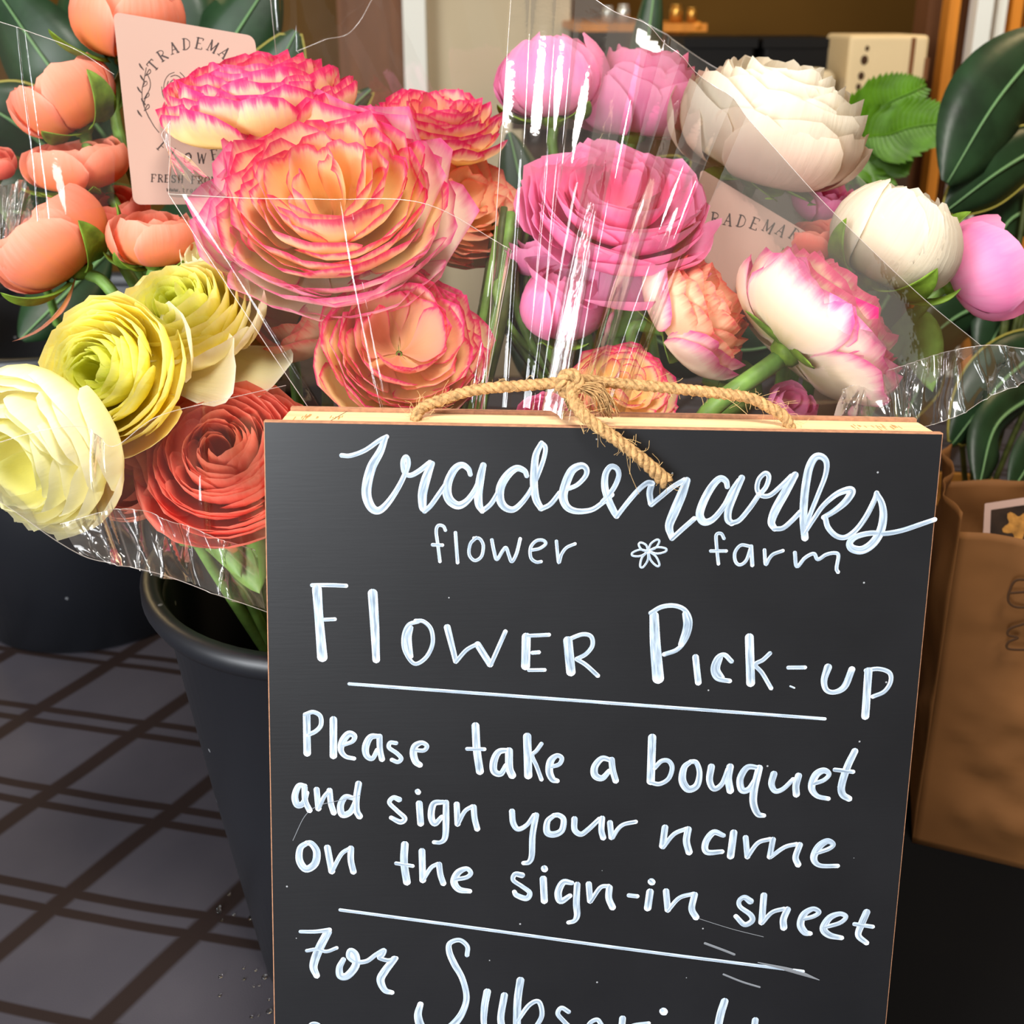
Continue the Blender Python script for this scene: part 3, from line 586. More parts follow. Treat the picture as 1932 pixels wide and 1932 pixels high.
tp = lambda x, y, d: P(x, y, d)
topd = lambda x: np.dot(boardP(x, 795) - CAM, FW)
c1 = rope('left_strand', [boardP(787, 806, -0.006), tp(786, 784, .3815), tp(800, 768, .385), tp(840, 752, .386), tp(900, 735, .385), tp(980, 728, .384), tp(1050, 722, .383), tp(1072, 716, .381)])
c2 = rope('right_strand', [tp(1068, 722, .381), tp(1090, 716, .383), tp(1150, 722, .385), tp(1240, 730, .386), tp(1330, 739, .386), tp(1410, 750, .386), tp(1450, 768, .386), tp(1480, 786, .3845), boardP(1492, 812, -0.006)])
c3 = rope('knot_loop', [tp(1058, 736, .379), tp(1062, 712, .379), tp(1080, 706, .379), tp(1092, 722, .379), tp(1080, 742, .379), tp(1064, 738, .380), tp(1066, 720, .382)], 0.0012)
c4 = rope('tail', [tp(1078, 722, .380), tp(1080, 750, .376), tp(1098, 780, .372), tp(1130, 806, .3705), tp(1172, 836, .3715), tp(1215, 870, .373), tp(1258, 910, .3755)], 0.00125, fray=0.5)
mb = MB()
for k in range(46):
    a0 = np.array([1084 + rt.uniform(-5, 5), 728 + rt.uniform(-4, 4)]); a1 = np.array([1150 + rt.gauss(0, 12), 778 + rt.gauss(0, 9)])
    mid = (a0 + a1) / 2 + np.array([rt.gauss(14, 6), rt.gauss(-10, 6)])
    d0 = .379 + rt.uniform(-.001, .001); mb.tube(smoothpath([tp(*a0, d0), tp(*mid, d0 - .002), tp(*a1, d0 - .001)], 5), rt.uniform(.00012, .0003), 4)
mb.build('frayed_end', M['jute'], tw)
mb = MB()
for c, n_ in ((c1, 80), (c2, 130), (c3, 30), (c4, 110)):
    for k in range(n_):
        i = rt.randrange(2, len(c) - 2); p0 = c[i]; dr = nrm([rt.gauss(0, 1), rt.gauss(0, .6), rt.gauss(0, 1)]); L_ = rt.uniform(.003, .009) * (1.5 if rt.random() < .12 else 1)
        tg = nrm(c[i + 1] - c[i]); pm = p0 + dr * L_ * .5 + tg * L_ * .4; pe = p0 + dr * L_ * rt.uniform(.5, .9) + tg * L_ * rt.uniform(.2, 1.0) + nrm([rt.gauss(0, 1)] * 3) * L_ * .2
        mb.tube(smoothpath([p0, pm, pe], 4), rt.uniform(.00005, .0001), 3, caps=False)
o = mb.build('loose_fibres', M['hair'], tw); o['kind'] = 'stuff'

# ================================================================== buckets
BKT = {'front': ((-0.084, 0.447), 0.088, 0.055, 0.243), 'hid': ((0.105, 0.452), 0.086, 0.055, 0.243), 'back': ((-0.365, 0.808), 0.125, 0.102, 0.26)}


def bucket(key, label):
    (x, y), rt_, rb, h = BKT[key]
    o = empty('flower_bucket', (x, y, 0.0005), label, 'bucket', 'black flower buckets on the table')
    pr = [(0.0, 0.0), (rb * .9, 0.0), (rb, 0.002), (rb + (rt_ - rb) * .5, h * .5), (rt_ - .003, h * .955), (rt_ - .002, h * .96), (rt_ - .0032, h * .96), (rt_ - .005, h * .95), (rb + (rt_ - rb) * .5 - .003, h * .5), (rb - .003, 0.004), (0.0, 0.004)]
    mb = MB(); mb.lathe((x, y, 0.0005), pr, 72); mb.build('body', M['bucket'], o)
    lip = [(rt_ - .0035, h * .955), (rt_ + .004, h * .957), (rt_ + .0058, h * .972), (rt_ + .0058, h * .99), (rt_ + .004, h), (rt_ - .001, h), (rt_ - .0035, h * .985), (rt_ - .0035, h * .955)]
    mb = MB(); mb.lathe((x, y, 0.0005), lip, 72); mb.build('rim', M['bucket'], o)
    return o


bucket('front', 'black plastic bucket right behind the left edge of the sign')
bucket('hid', 'black plastic bucket hidden behind the right half of the sign')
bucket('back', 'wide black bucket standing at far left behind the yellow flowers')

# ================================================================== flowers
ST = {
    'open': dict(i=[(.03, .10), (.16, .12), (.20, .44), (.09, .56)], o=[(.06, 0), (.74, -.14), (1.00, .0), (1.04, .24)], bump=.13, cut=.20, ha=.86, ruf=.035, cz=.24, t0=.10, pw=.80),
    'flat': dict(i=[(.03, .08), (.14, .10), (.20, .34), (.11, .44)], o=[(.06, 0), (.7, -.10), (1.06, -.06), (1.02, .10)], bump=.22, cut=.2, ha=.86, ruf=.045, cz=.18, t0=.12, pw=.82),
    'dome': dict(i=[(.03, .2), (.2, .3), (.3, .75), (.22, .86)], o=[(.05, 0), (.8, -.16), (1.12, .14), (1.0, .48)], bump=.12, cut=.18, ha=.84, ruf=.03, cz=.36, t0=.1, pw=.75),
    'cup': dict(i=[(.03, 0), (.35, 0), (.5, .6), (.22, .92)], o=[(.05, 0), (.88, -.10), (1.10, .55), (.80, 1.02)], bump=.02, cut=.26, ha=.95, ruf=.018, cz=.48, t0=.2, pw=.8),
    'bud': dict(i=[(.03, 0), (.5, 0), (.62, .9), (.10, 1.28)], o=[(.05, 0), (.92, -.14), (1.12, .75), (.50, 1.22)], bump=.02, cut=.30, ha=.85, ruf=.012, cz=.58, t0=.2, pw=.8),
}


def bez(C, v):
    a, b, c, d = [np.asarray(q, float) for q in C]; w_ = 1 - v
    return [w_ ** 3 * a[k] + 3 * w_ * w_ * v * b[k] + 3 * w_ * v * v * c[k] + v ** 3 * d[k] for k in (0, 1)]


def petal_grid(C, phi, ha, B, base, R, rg, cut, ruf, cup, bump, t, idx, nu=10, nv=9, spiral=.045, narrow=.5, notch=0.0, frill=.005):
    u = np.sin(np.linspace(-1, 1, nu + 1) * math.pi / 2)[None, :]; v = np.linspace(0, 1, nv + 1)[:, None]
    ph = [rg.uniform(0, 6.28) for _ in range(3)]
    tip = 1 - 2.2 * cut * (1 - (1 - np.abs(u) ** 2.6) ** (1 / 2.6)) + .016 * np.sin(6 * u + ph[0]) + frill * np.sin(11 * u + ph[1]) - notch * np.exp(-(u / .16) ** 2)
    vv = v * tip; r, z = bez(C, vv); z = z + bump * math.sin(math.pi * t) * vv
    ang = phi + ha * u * (narrow + (1 - narrow) * np.sin(np.minimum(vv * 1.5, 1) * math.pi / 2))
    A = ruf * np.clip(vv, 0, 1) ** 3 * (0.5 + t)
    wv = np.sin(5.2 * u + ph[0]) + .6 * np.sin(11 * u + ph[2])
    r = r + A * wv * .8 + spiral * u * np.clip(vv * 2, 0, 1) - cup * u * u * vv; z = z + A * wv * .5
    V = base + R * ((r * np.cos(ang))[..., None] * B[0] + (r * np.sin(ang))[..., None] * B[1] + z[..., None] * B[2])
    Pd = np.zeros(V.shape[:2] + (4,)); Pd[..., 0] = vv; Pd[..., 1] = u / 2 + idx * 1.73
    Pd[..., 2] = 1 - np.minimum(1 - v, (1 - np.abs(u)) * .8 + (1 - v) * .45); Pd[..., 3] = t
    return V, Pd


def lance(pts, width, side, n=9, cross=.25, prof=None):
    """leaf-like blade along pts (world), 'side' = sideways direction hint"""
    c = smoothpath(pts, n); t = np.gradient(c, axis=0); t /= np.linalg.norm(t, axis=1)[:, None]
    s = np.linspace(0, 1, len(c)); wd = width * (prof(s) if prof else np.sin(np.pi * np.clip(s * .86 + .14, 0, 1)) ** .8)
    sd = np.cross(t, side); sd = np.cross(sd, t) if False else sd
    sd /= np.linalg.norm(sd, axis=1)[:, None] + 1e-9; nn = np.cross(sd, t)
    ks = np.array([-1, -.5, 0, .5, 1])
    V = c[:, None, :] + sd[:, None, :] * (wd[:, None] * ks)[..., None] + nn[:, None, :] * (wd[:, None] * cross * (ks ** 2))[..., None]
    return V


def blade_obj(name, V, thick, mat, parent):
    """close a blade grid into a thin solid"""
    a, b = V.shape[:2]; nrm_ = np.cross(np.gradient(V, axis=0), np.gradient(V, axis=1)); nrm_ /= np.linalg.norm(nrm_, axis=2)[..., None] + 1e-12
    mb = MB(); W = V - nrm_ * thick
    loop = np.concatenate([V, W[:, ::-1]], axis=1); mb.grid(loop, closed=True)
    return mb.build(name, mat, parent)


def flower(label, px, py, d, Rpx, ax, mat, style, n, seed, name='ranunculus', outer_mat=None, nout=7, group=None, stem_to='front', stem_r=.0030, sepals=(), eye=None, eye_r=.13, t0=None, open_=0.0, ha=None, extra=(), ruf=None, zs=1.0, bend=None, stem=True, res=11, pw=None, fl=None):
    s = dict(ST[style]); rg = random.Random(seed); R = Rpx * d / F_
    if ruf is not None: s['ruf'] = ruf
    if t0 is not None: s['t0'] = t0
    if pw: s['pw'] = pw
    Z = camdir(ax); X = -FW - Z * np.dot(-FW, Z)
    if np.linalg.norm(X) < .25: X = -UP - Z * np.dot(-UP, Z)
    X = nrm(X); Y = np.cross(Z, X); B = (X, Y, Z)
    c = P(px, py, d); base = c - Z * R * s['cz'] * zs
    root = empty(name, base, label, 'flower', group)
    inner_mb = MB(); outs = []; ph0 = rg.uniform(0, 6.28); hh = ha or s['ha']
    B2 = (X, Y, Z * zs)
    for i in range(n):
        q = i / (n - 1); t = s['t0'] + (1 - s['t0']) * q ** s['pw']
        C = [tuple(np.array(a) * (1 - t) + np.array(b_) * t) for a, b_ in zip(s['i'], s['o'])]
        fq = (.13 if mat in ('picotee', 'picotee_deep', 'pink', 'picotee_pale') and style == 'open' else 0) if fl is None else fl
        fl_ = fq * math.sin(math.pi * min(1, t * 1.1)) + open_ * t * t + rg.gauss(0, .035)
        C[3] = (C[3][0] + fl_, C[3][1] - fl_ * .6 + rg.gauss(0, .02)); C[2] = (C[2][0] + fl_ * .5, C[2][1] - fl_ * .2)
        V, Pd = petal_grid(C, ph0 + i * 2.39996 + rg.gauss(0, .22), hh * rg.uniform(.72, 1.2) * (1.25 - .3 * t), B2, base, R, rg, s['cut'], s['ruf'], .03, s['bump'], t, i, res, res - 1, notch=0)
        if i >= n - nout: outs.append((V, Pd))
        else: inner_mb.grid(V, Pd)
    if inner_mb.n: inner_mb.build('inner_petals', M[mat], root)
    for V, Pd in outs:
        mb = MB(); mb.grid(V, Pd); mb.build('outer_petal', M[outer_mat or mat], root)
    for k, (ph, hw, C, em) in enumerate(extra):
        mb = MB(); V, Pd = petal_grid(C, math.radians(ph), hw, B2, base, R, rg, .3, .03, .05, 0, 1, 40 + k, 12, 12); mb.grid(V, Pd); mb.build('outer_petal', M[em or outer_mat or mat], root)
    if eye:
        mb = MB(); zz = .06 * R; th = np.linspace(0, 1, 7); rr = eye_r * R
        aa = np.linspace(0, 2 * math.pi, 20, endpoint=False); V = np.zeros((7, 20, 3))
        for i_, q in enumerate(th):
            rad = rr * math.cos(q * math.pi / 2 * .97); V[i_] = base + Z * (zz * .2 + (zz) * .8 * math.sin(q * math.pi / 2)) + rad * (np.cos(aa)[:, None] * X + np.sin(aa)[:, None] * Y)
        mb.grid(V, closed=True); mb.build('eye', M[eye], root)
    # receptacle
    mb = MB(); aa = np.linspace(0, 2 * math.pi, 16, endpoint=False); V = np.zeros((5, 16, 3))
    for i_, (rr, zz) in enumerate(((.09, -.16), (.17, -.10), (.19, -.02), (.14, .05), (.02, .07))): V[i_] = base + R * zz * Z + R * rr * (np.cos(aa)[:, None] * X + np.sin(aa)[:, None] * Y)
    mb.grid(V, closed=True); mb.build('calyx', M['sepal'], root)
    o_ = s['o']
    for ph, ln, wd, flare in sepals:
        a = math.radians(ph); e_ = X * math.cos(a) + Y * math.sin(a); tang = np.cross(Z, e_); pts = []
        for q in np.linspace(0, 1, 6):
            r_, z_ = bez(o_, q * ln); r_ = float(r_) * 1.05 + .04 + flare * q * q; z_ = float(z_) * zs - .02 - flare * .35 * q * q
            pts.append(base + R * (e_ * r_ + Z * z_))
        V = lance(pts, wd * R, e_, 4, .3); blade_obj('sepal', V, .0005, M['sepal'], root)
    if stem:
        (bx, by), rt_, rb_, bh = BKT[stem_to] if isinstance(stem_to, str) else (stem_to, .08, .05, .243)
        dirxy = np.array([base[0] - bx, base[1] - by]); dl = np.linalg.norm(dirxy); rimr = min(rt_ * .72, dl * .6); dirn = dirxy / (dl + 1e-9)
        rim = np.array([bx + dirn[0] * rimr, by + dirn[1] * rimr, bh + .012]); bot = np.array([bx - dirn[0] * .02 + rg.uniform(-.02, .02), by - dirn[1] * .02 + rg.uniform(-.015, .015), .012])
        m1 = base - Z * R * .9; 
        if base[2] < rim[2] + .02: rim[2] = bh + .008
        if bend is not None: m1 = P(*bend)
        pts = smoothpath([base - Z * R * .1, m1 * .6 + (base - Z * R * .35) * .4, (m1 + rim) / 2 + np.array([0, 0, .006]), rim, bot], 8)
        mb = MB(); mb.tube(pts, stem_r, 9); mb.build('stem', M['stem'], root)
    return root


GP = 'pink edged ranunculus in the middle bouquet'
GC = 'coral buds in the left bouquet'
GY = 'yellow ranunculus in the left bouquet'
GK = 'pink ranunculus in the right bouquet'
GW = 'white ranunculus in the right bouquet'
# ---- middle bouquet: cream with raspberry edges
flower('largest open cream ranunculus with raspberry pink edges, front of the middle bouquet', 622, 385, .455, 236, (.03, .50, .86), 'picotee', 'open', 58, 11, group=GP, outer_mat='picotee_outer', nout=20, eye='eye_pink', ruf=.05, open_=.05, res=13, zs=1.35, t0=.06)
flower('pink edged ranunculus seen side-on at upper left of the largest bloom, before the blush card', 486, 196, .500, 178, (-.10, .93, .35), 'picotee_deep', 'dome', 46, 12, group=GP, nout=8, eye='eye_pink', ruf=.05, zs=.95, open_=.06)
flower('deep pink frilled ranunculus behind the upper right of the largest bloom', 828, 236, .520, 124, (.10, .84, .52), 'picotee_deep', 'open', 40, 13, group=GP, nout=6, eye='eye_pink', ruf=.06, zs=1.3)
flower('pale peach frilled ranunculus squeezed behind the right side of the largest bloom', 862, 385, .510, 128, (.50, .35, .78), 'picotee_pale', 'open', 38, 14, group=GP, nout=8, eye='eye_pink', ruf=.06, zs=1.3)
flower('cream and pink ranunculus with a dark hollow eye just above the left twine end', 757, 652, .440, 164, (.20, .42, .88), 'picotee_deep', 'open', 44, 15, group=GP, nout=9, eye='eye_pink', eye_r=.24, t0=.2, ruf=.035, outer_mat='picotee', zs=1.3)
flower('loose peach petalled bloom low behind film between the yellow and pink flowers', 552, 590, .478, 112, (-.3, .3, .9), 'picotee_pale', 'cup', 20, 16, group=GP, nout=5)
flower('pale cream bloom tucked between upper yellow flower and largest pink bloom', 430, 490, .490, 92, (-.3, .7, .6), 'cream', 'cup', 20, 17, group=GP, nout=5)
# ---- left bouquet: coral cups
flower('coral bud topmost in the left bouquet, cut by the picture top beside the card', 240, 50, .545, 120, (.12, .95, .25), 'coral', 'cup', 18, 21, group=GC, nout=6, sepals=((-32, .62, .20, .35), (150, .6, .2, .1), (75, .6, .2, .1)), bend=(210, 300, .54))
flower('round coral cup second from the top at left, green sepal on its right', 125, 192, .535, 110, (-.42, .82, .35), 'coral', 'cup', 18, 22, group=GC, nout=6, sepals=((48, .85, .24, .02), (-20, .5, .22, .1), (120, .6, .2, .0)), bend=(180, 330, .53))
flower('flat coral cup third from the top at left, left of the card corner', 146, 316, .525, 106, (-.05, .93, .33), 'coral', 'cup', 18, 23, group=GC, nout=6, zs=.78, sepals=((35, .45, .18, .02), (-28, .4, .16, .05), (-70, .45, .16, .1)), bend=(190, 420, .52))
flower('big coral cup leaning left, with two dark green sepals on its right', 104, 462, .500, 126, (-.62, .70, .35), 'coral', 'cup', 20, 24, group=GC, nout=7, sepals=((40, .7, .22, .06), (-45, .7, .2, .15), (90, .6, .2, .1)), bend=(230, 560, .50), extra=((-60, .62, [(.05, 0), (.6, -.3), (1.1, -.35), (1.4, -.15)], None),))
flower('upright coral bud just above the upper yellow ranunculus', 288, 455, .495, 88, (.05, .95, .30), 'coral', 'cup', 16, 25, group=GC, nout=5, sepals=((-28, .62, .18, .03), (55, .5, .2, .08), (-80, .5, .2, .1)))
flower('small deep coral bloom half hidden below the blush card corner', 222, 405, .530, 72, (.0, .8, .6), 'red', 'cup', 14, 26, group=GC, nout=4)
flower('sliver of coral bloom at the left picture edge', -8, 312, .540, 46, (.2, .8, .5), 'red', 'cup', 12, 27, group=GC, nout=4, stem_to='back')
flower('peach coral bloom low behind film between pale yellow and coral red flowers', 245, 905, .435, 84, (-.2, -.1, .95), 'coral', 'cup', 14, 28, group=GC, nout=5)
# ---- left bouquet: yellow
flower('front yellow ranunculus with a green centre, facing the viewer', 206, 704, .415, 158, (-.26, .16, .95), 'yellow', 'open', 66, 31, pw=1.15, t0=.06, group=GY, nout=9, eye='eye_green', eye_r=.12, ruf=.02, outer_mat='yellow', zs=1.2, sepals=((-120, .7, .16, .15),), extra=((60, .62, [(.05, 0), (.6, -.2), (1.1, -.1), (1.14, .28)], 'cream'), (38, .5, [(.05, 0), (.6, -.3), (1.15, -.45), (1.36, -.25)], 'cream')))
flower('upper yellow ranunculus facing up, with a loose outer petal at its right', 345, 600, .440, 142, (-.12, .66, .74), 'yellow', 'open', 60, 32, pw=1.15, t0=.06, group=GY, nout=8, eye='eye_green', ruf=.02, outer_mat='cream', zs=1.45, extra=((62, .6, [(.05, 0), (.6, -.3), (1.0, -.5), (1.3, -.30)], 'cream'), (90, .5, [(.05, 0), (.7, -.2), (1.1, -.1), (1.12, .35)], 'cream')))
flower('pale whitish yellow ranunculus hanging lowest at left under the film', 85, 850, .405, 176, (-.45, -.35, .82), 'cream', 'dome', 36, 33, group=GY, nout=9, ruf=.03, eye='eye_green', sepals=((120, .7, .16, .0),))
flower('coral red many layered ranunculus with a dark eye beside the sign corner', 428, 868, .430, 176, (.02, .54, .84), 'red', 'open', 76, 34, pw=1.1, t0=.08, nout=10, eye='eye_dark', eye_r=.10, ruf=.012, zs=1.25, sepals=((-100, .6, .15, .1),))
# ---- right bouquet
flower('largest rose pink ranunculus in the right bouquet, behind the bright film streak', 1166, 392, .465, 184, (.08, .70, .71), 'pink', 'open', 46, 41, group=GK, nout=9, eye='eye_pink', ruf=.05, stem_to='hid', zs=1.15, extra=((12, .62, [(.05, 0), (.7, -.3), (1.1, -.3), (1.12, .0)], None), (-40, .6, [(.05, 0), (.7, -.3), (1.1, -.35), (1.08, -.05)], None), (58, .55, [(.05, 0), (.6, -.3), (1.0, -.4), (1.06, -.1)], None)))
flower('tall pink bud behind upright film folds, top left of the right bouquet', 1042, 152, .545, 134, (-.05, .97, .18), 'pink', 'bud', 16, 42, group=GK, nout=6, sepals=((-62, .42, .18, .04), (30, .4, .18, .05)), stem_to='hid', zs=.85)
flower('pink dome shaped bloom behind the bright streak, left of the big white flower', 1205, 185, .560, 128, (.10, .96, .25), 'pink', 'dome', 34, 43, group=GK, nout=6, stem_to='hid', zs=1.4)
flower('pink side petals at lower left of the largest rose pink bloom', 1025, 455, .500, 92, (-.5, .6, .6), 'pink', 'cup', 18, 44, group=GK, nout=6, stem_to='hid')
flower('pink tulip shaped bud hanging below the largest rose pink bloom', 1060, 575, .470, 98, (.10, .86, .50), 'pink', 'bud', 22, 45, group=GK, nout=5, t0=.1, sepals=((-20, .4, .2, .05), (40, .4, .2, .05)), stem_to='hid', open_=.1)
flower('magenta edged bloom just behind the twine knot', 1178, 738, .440, 104, (.15, .45, .88), 'picotee', 'open', 34, 46, group=GK, nout=6, stem_to='hid', eye='eye_pink')
flower('pink bloom peeping over the sign top left of the twine knot', 1025, 796, .425, 60, (-.2, .6, .7), 'pink', 'cup', 14, 47, group=GK, nout=5, stem_to='hid')
flower('pink bloom peeping over the sign near the right end of the twine', 1492, 770, .455, 54, (.2, .6, .7), 'pink', 'cup', 14, 48, group=GK, nout=5, stem_to='hid')
flower('pink bloom mostly hidden beneath the big white ranunculus', 1548, 380, .535, 66, (.2, .7, .6), 'pink', 'cup', 12, 49, group=GK, nout=4, stem_to='hid')
flower('coral pink bud squeezed left of the white bud with sepals', 1535, 460, .500, 66, (-.1, .9, .3), 'red', 'cup', 12, 50, group=GK, nout=4, stem_to='hid', sepals=((-60, .8, .2, .2),))
flower('rose pink cup at the far right, lying sideways', 1850, 508, .500, 122, (.82, .42, .30), 'pink', 'cup', 16, 51, group=GK, nout=6, sepals=((-55, .8, .22, .12), (-100, .6, .2, .1)), stem_to='hid', bend=(1700, 640, .50))
flower('largest white ranunculus, a frilly dome at upper right', 1452, 242, .520, 182, (.22, .90, .36), 'white', 'dome', 46, 61, group=GW, nout=9, outer_mat='blush', ruf=.035, stem_to='hid', zs=1.3, sepals=((8, .30, .20, .10), (50, .3, .2, .1), (-45, .34, .2, .14)))
flower('smaller white bud with bright green sepals at right', 1686, 452, .475, 146, (.42, .86, .28), 'white', 'bud', 20, 62, group=GW, nout=8, outer_mat='white', ruf=.012, zs=.95, stem_to='hid', sepals=((22, .62, .22, .05), (82, .55, .20, .10), (-52, .66, .16, .10)), bend=(1520, 640, .46))
flower('cream ranunculus with magenta edges seen from behind at right, stem showing', 1535, 612, .455, 168, (.66, .66, -.02), 'picotee', 'dome', 40, 71, group=GP, nout=10, outer_mat='picotee_outer', ruf=.06, stem_to='hid', stem_r=.0042, bend=(1240, 860, .43), open_=.1, zs=1.15, sepals=((10, .3, .16, .15), (-60, .3, .14, .15)), extra=((40, .62, [(.05, 0), (.7, -.12), (1.1, .1), (1.2, .25)], 'picotee_outer'),))
flower('orange and cream ranunculus turned right, left of the stemmed cream one', 1306, 588, .465, 134, (.72, .48, .40), 'picotee_pale', 'dome', 36, 72, group=GP, nout=8, outer_mat='picotee_outer', ruf=.06, stem_to='hid', zs=1.1, sepals=((30, .3, .24, .1), (-40, .3, .22, .1)), bend=(1170, 620, .47))
# loose stems packed between the middle and right bouquets
rs = random.Random(9)
for k in range(34):
    x = 888 + k * 3.6 + rs.uniform(-5, 5); d_ = .47 + rs.uniform(0, .05)
    bx, by = (BKT['front'][0] if k < 12 else BKT['hid'][0]); bx = bx + (.055 if k < 12 else -.05) + rs.uniform(-.012, .012)
    pts = smoothpath([P(x + 45 + rs.uniform(-8, 8), 420 + rs.uniform(-30, 60), d_ + .03), P(x + 18, 600, d_ + .01), np.array([bx, by + rs.uniform(-.03, .03), .252]), np.array([bx * .95, by + rs.uniform(-.01, .01), .02])], 8)
    mb = MB(); mb.tube(pts, rs.uniform(.0018, .003), 7); o = mb.build('cut_stalk', M['stem'] if rs.random() < .15 else M['stem_dark'])
    tag(o, 'thin olive stem in the dense bunch between middle and right bouquets', 'stem', 'stems packed between two bouquets')
# leafy greens low in the bouquets
for k, (a, m_, t_, wd, lab) in enumerate((((330, 1010, .45), (400, 1000, .445), (455, 1090, .44), .010, 'long green leaf left of two others under the coral red flower'), ((420, 980, .45), (455, 1040, .445), (490, 1120, .44), .011, 'long green leaf nearest the sign under the coral red flower'),
                                         ((470, 960, .45), (500, 1020, .455), (520, 1110, .46), .010, 'long green leaf partly behind the sign edge'), ((1160, 540, .49), (1190, 570, .485), (1150, 640, .48), .013, 'dark green leaf left of the orange and cream ranunculus'),
                                         ((1700, 600, .50), (1740, 640, .50), (1760, 740, .50), .012, 'green leaf below the small white bud'), ((1330, 700, .48), (1400, 730, .47), (1330, 800, .46), .011, 'green leaf behind the right twine strand'))):
    V = lance([P(*a), P(*m_), P(*t_)], wd, nrm(FW), 6, .3); mb = MB(); W = V + FW * .0005
    mb.grid(np.concatenate([V, W[:, ::-1]], axis=1), closed=True); tag(mb.build('flower_leaf', M['stem']), lab, 'leaf', 'long leaves inside the bouquets')

# ================================================================== cards tucked in the wraps


def plane_of(p0, p1, p2):
    """photo corners with depth -> place(x, y, off) on that plane"""
    a, b_, c = P(*p0), P(*p1), P(*p2); n = nrm(np.cross(b_ - a, c - a)); n = -n if np.dot(n, FW) > 0 else n

    def place(x, y, off=0.0):
        v = ray(x, y); return CAM + v * (np.dot(a + n * off - CAM, n) / np.dot(v, n))
    place.n = n
    return place


GLY = {  # serif capitals as strokes in a 1 x 1.4 box, y down: (thick?, points)
    'T': [(1, [(.5, 0), (.5, 1.4)]), (0, [(.02, .02), (.98, .02)]), (0, [(.02, .02), (.02, .28)]), (0, [(.98, .02), (.98, .28)]), (0, [(.3, 1.4), (.7, 1.4)])],
    'R': [(1, [(.2, 0), (.2, 1.4)]), (0, [(.02, 0), (.5, 0), (.8, .2), (.8, .48), (.5, .7), (.2, .7)]), (1, [(.45, .7), (.95, 1.4)]), (0, [(.02, 1.4), (.4, 1.4)])],
    'A': [(0, [(.5, 0), (.1, 1.4)]), (1, [(.5, 0), (.9, 1.4)]), (0, [(.25, .9), (.75, .9)]), (0, [(-.05, 1.4), (.28, 1.4)]), (0, [(.72, 1.4), (1.05, 1.4)])],
    'D': [(1, [(.2, 0), (.2, 1.4)]), (0, [(.02, 0), (.5, 0), (.9, .35), (.92, .7), (.88, 1.05), (.5, 1.4), (.02, 1.4)])],
    'E': [(1, [(.2, 0), (.2, 1.4)]), (0, [(.02, 0), (.85, 0), (.85, .22)]), (0, [(.2, .68), (.65, .68)]), (0, [(.02, 1.4), (.88, 1.4), (.88, 1.16)])],
    'M': [(0, [(.1, 1.4), (.1, 0)]), (1, [(.1, 0), (.55, 1.2)]), (0, [(.55, 1.2), (1.0, 0)]), (1, [(1.0, 0), (1.0, 1.4)]), (0, [(-.05, 1.4), (.25, 1.4)]), (0, [(.85, 1.4), (1.15, 1.4)])],
    'K': [(1, [(.2, 0), (.2, 1.4)]), (0, [(.85, 0), (.22, .8)]), (1, [(.4, .6), (.95, 1.4)])], 'S': [(1, [(.8, .25), (.55, 0), (.2, .15), (.25, .5), (.75, .85), (.8, 1.2), (.45, 1.4), (.12, 1.15)])],
    'F': [(1, [(.2, 0), (.2, 1.4)]), (0, [(.02, 0), (.85, 0), (.85, .25)]), (0, [(.2, .68), (.65, .68)]), (0, [(.02, 1.4), (.42, 1.4)])], 'L': [(1, [(.2, 0), (.2, 1.4)]), (0, [(.02, 1.4), (.88, 1.4), (.88, 1.1)])],
    'O': [(1, [(.5, 0), (.12, .35), (.12, 1.05), (.5, 1.4), (.88, 1.05), (.88, .35), (.5, 0)])], 'W': [(1, [(0, 0), (.3, 1.4)]), (0, [(.3, 1.4), (.55, .2)]), (1, [(.55, .2), (.85, 1.4)]), (0, [(.85, 1.4), (1.1, 0)])],
    'H': [(1, [(.2, 0), (.2, 1.4)]), (1, [(.85, 0), (.85, 1.4)]), (0, [(.2, .7), (.85, .7)])],
    'w': [(0, [(0, .5), (.25, 1.4), (.5, .6), (.75, 1.4), (1, .5)])], '.': [(1, [(.4, 1.3), (.45, 1.38)])], 't': [(0, [(.4, .1), (.4, 1.3), (.7, 1.4)]), (0, [(.15, .5), (.7, .5)])], 'r': [(0, [(.3, .5), (.3, 1.4)]), (0, [(.3, .8), (.5, .52), (.75, .55)])],
    'a': [(0, [(.7, .55), (.35, .5), (.2, .95), (.35, 1.4), (.7, 1.2)]), (0, [(.72, .5), (.75, 1.4)])], 'd': [(0, [(.7, .6), (.35, .5), (.2, .95), (.35, 1.4), (.7, 1.2)]), (0, [(.74, 0), (.75, 1.4)])], 'e': [(0, [(.2, .95), (.75, .9), (.6, .5), (.3, .6), (.2, 1.0), (.4, 1.4), (.75, 1.25)])],
    'm': [(0, [(.1, .5), (.1, 1.4)]), (0, [(.1, .7), (.35, .5), (.48, .8), (.48, 1.4)]), (0, [(.48, .7), (.75, .5), (.88, .8), (.88, 1.4)])], 'k': [(0, [(.2, 0), (.2, 1.4)]), (0, [(.75, .5), (.25, 1.0)]), (0, [(.4, .9), (.8, 1.4)])], 's': [(0, [(.7, .6), (.4, .5), (.25, .72), (.6, .98), (.7, 1.2), (.4, 1.4), (.2, 1.25)])],
}


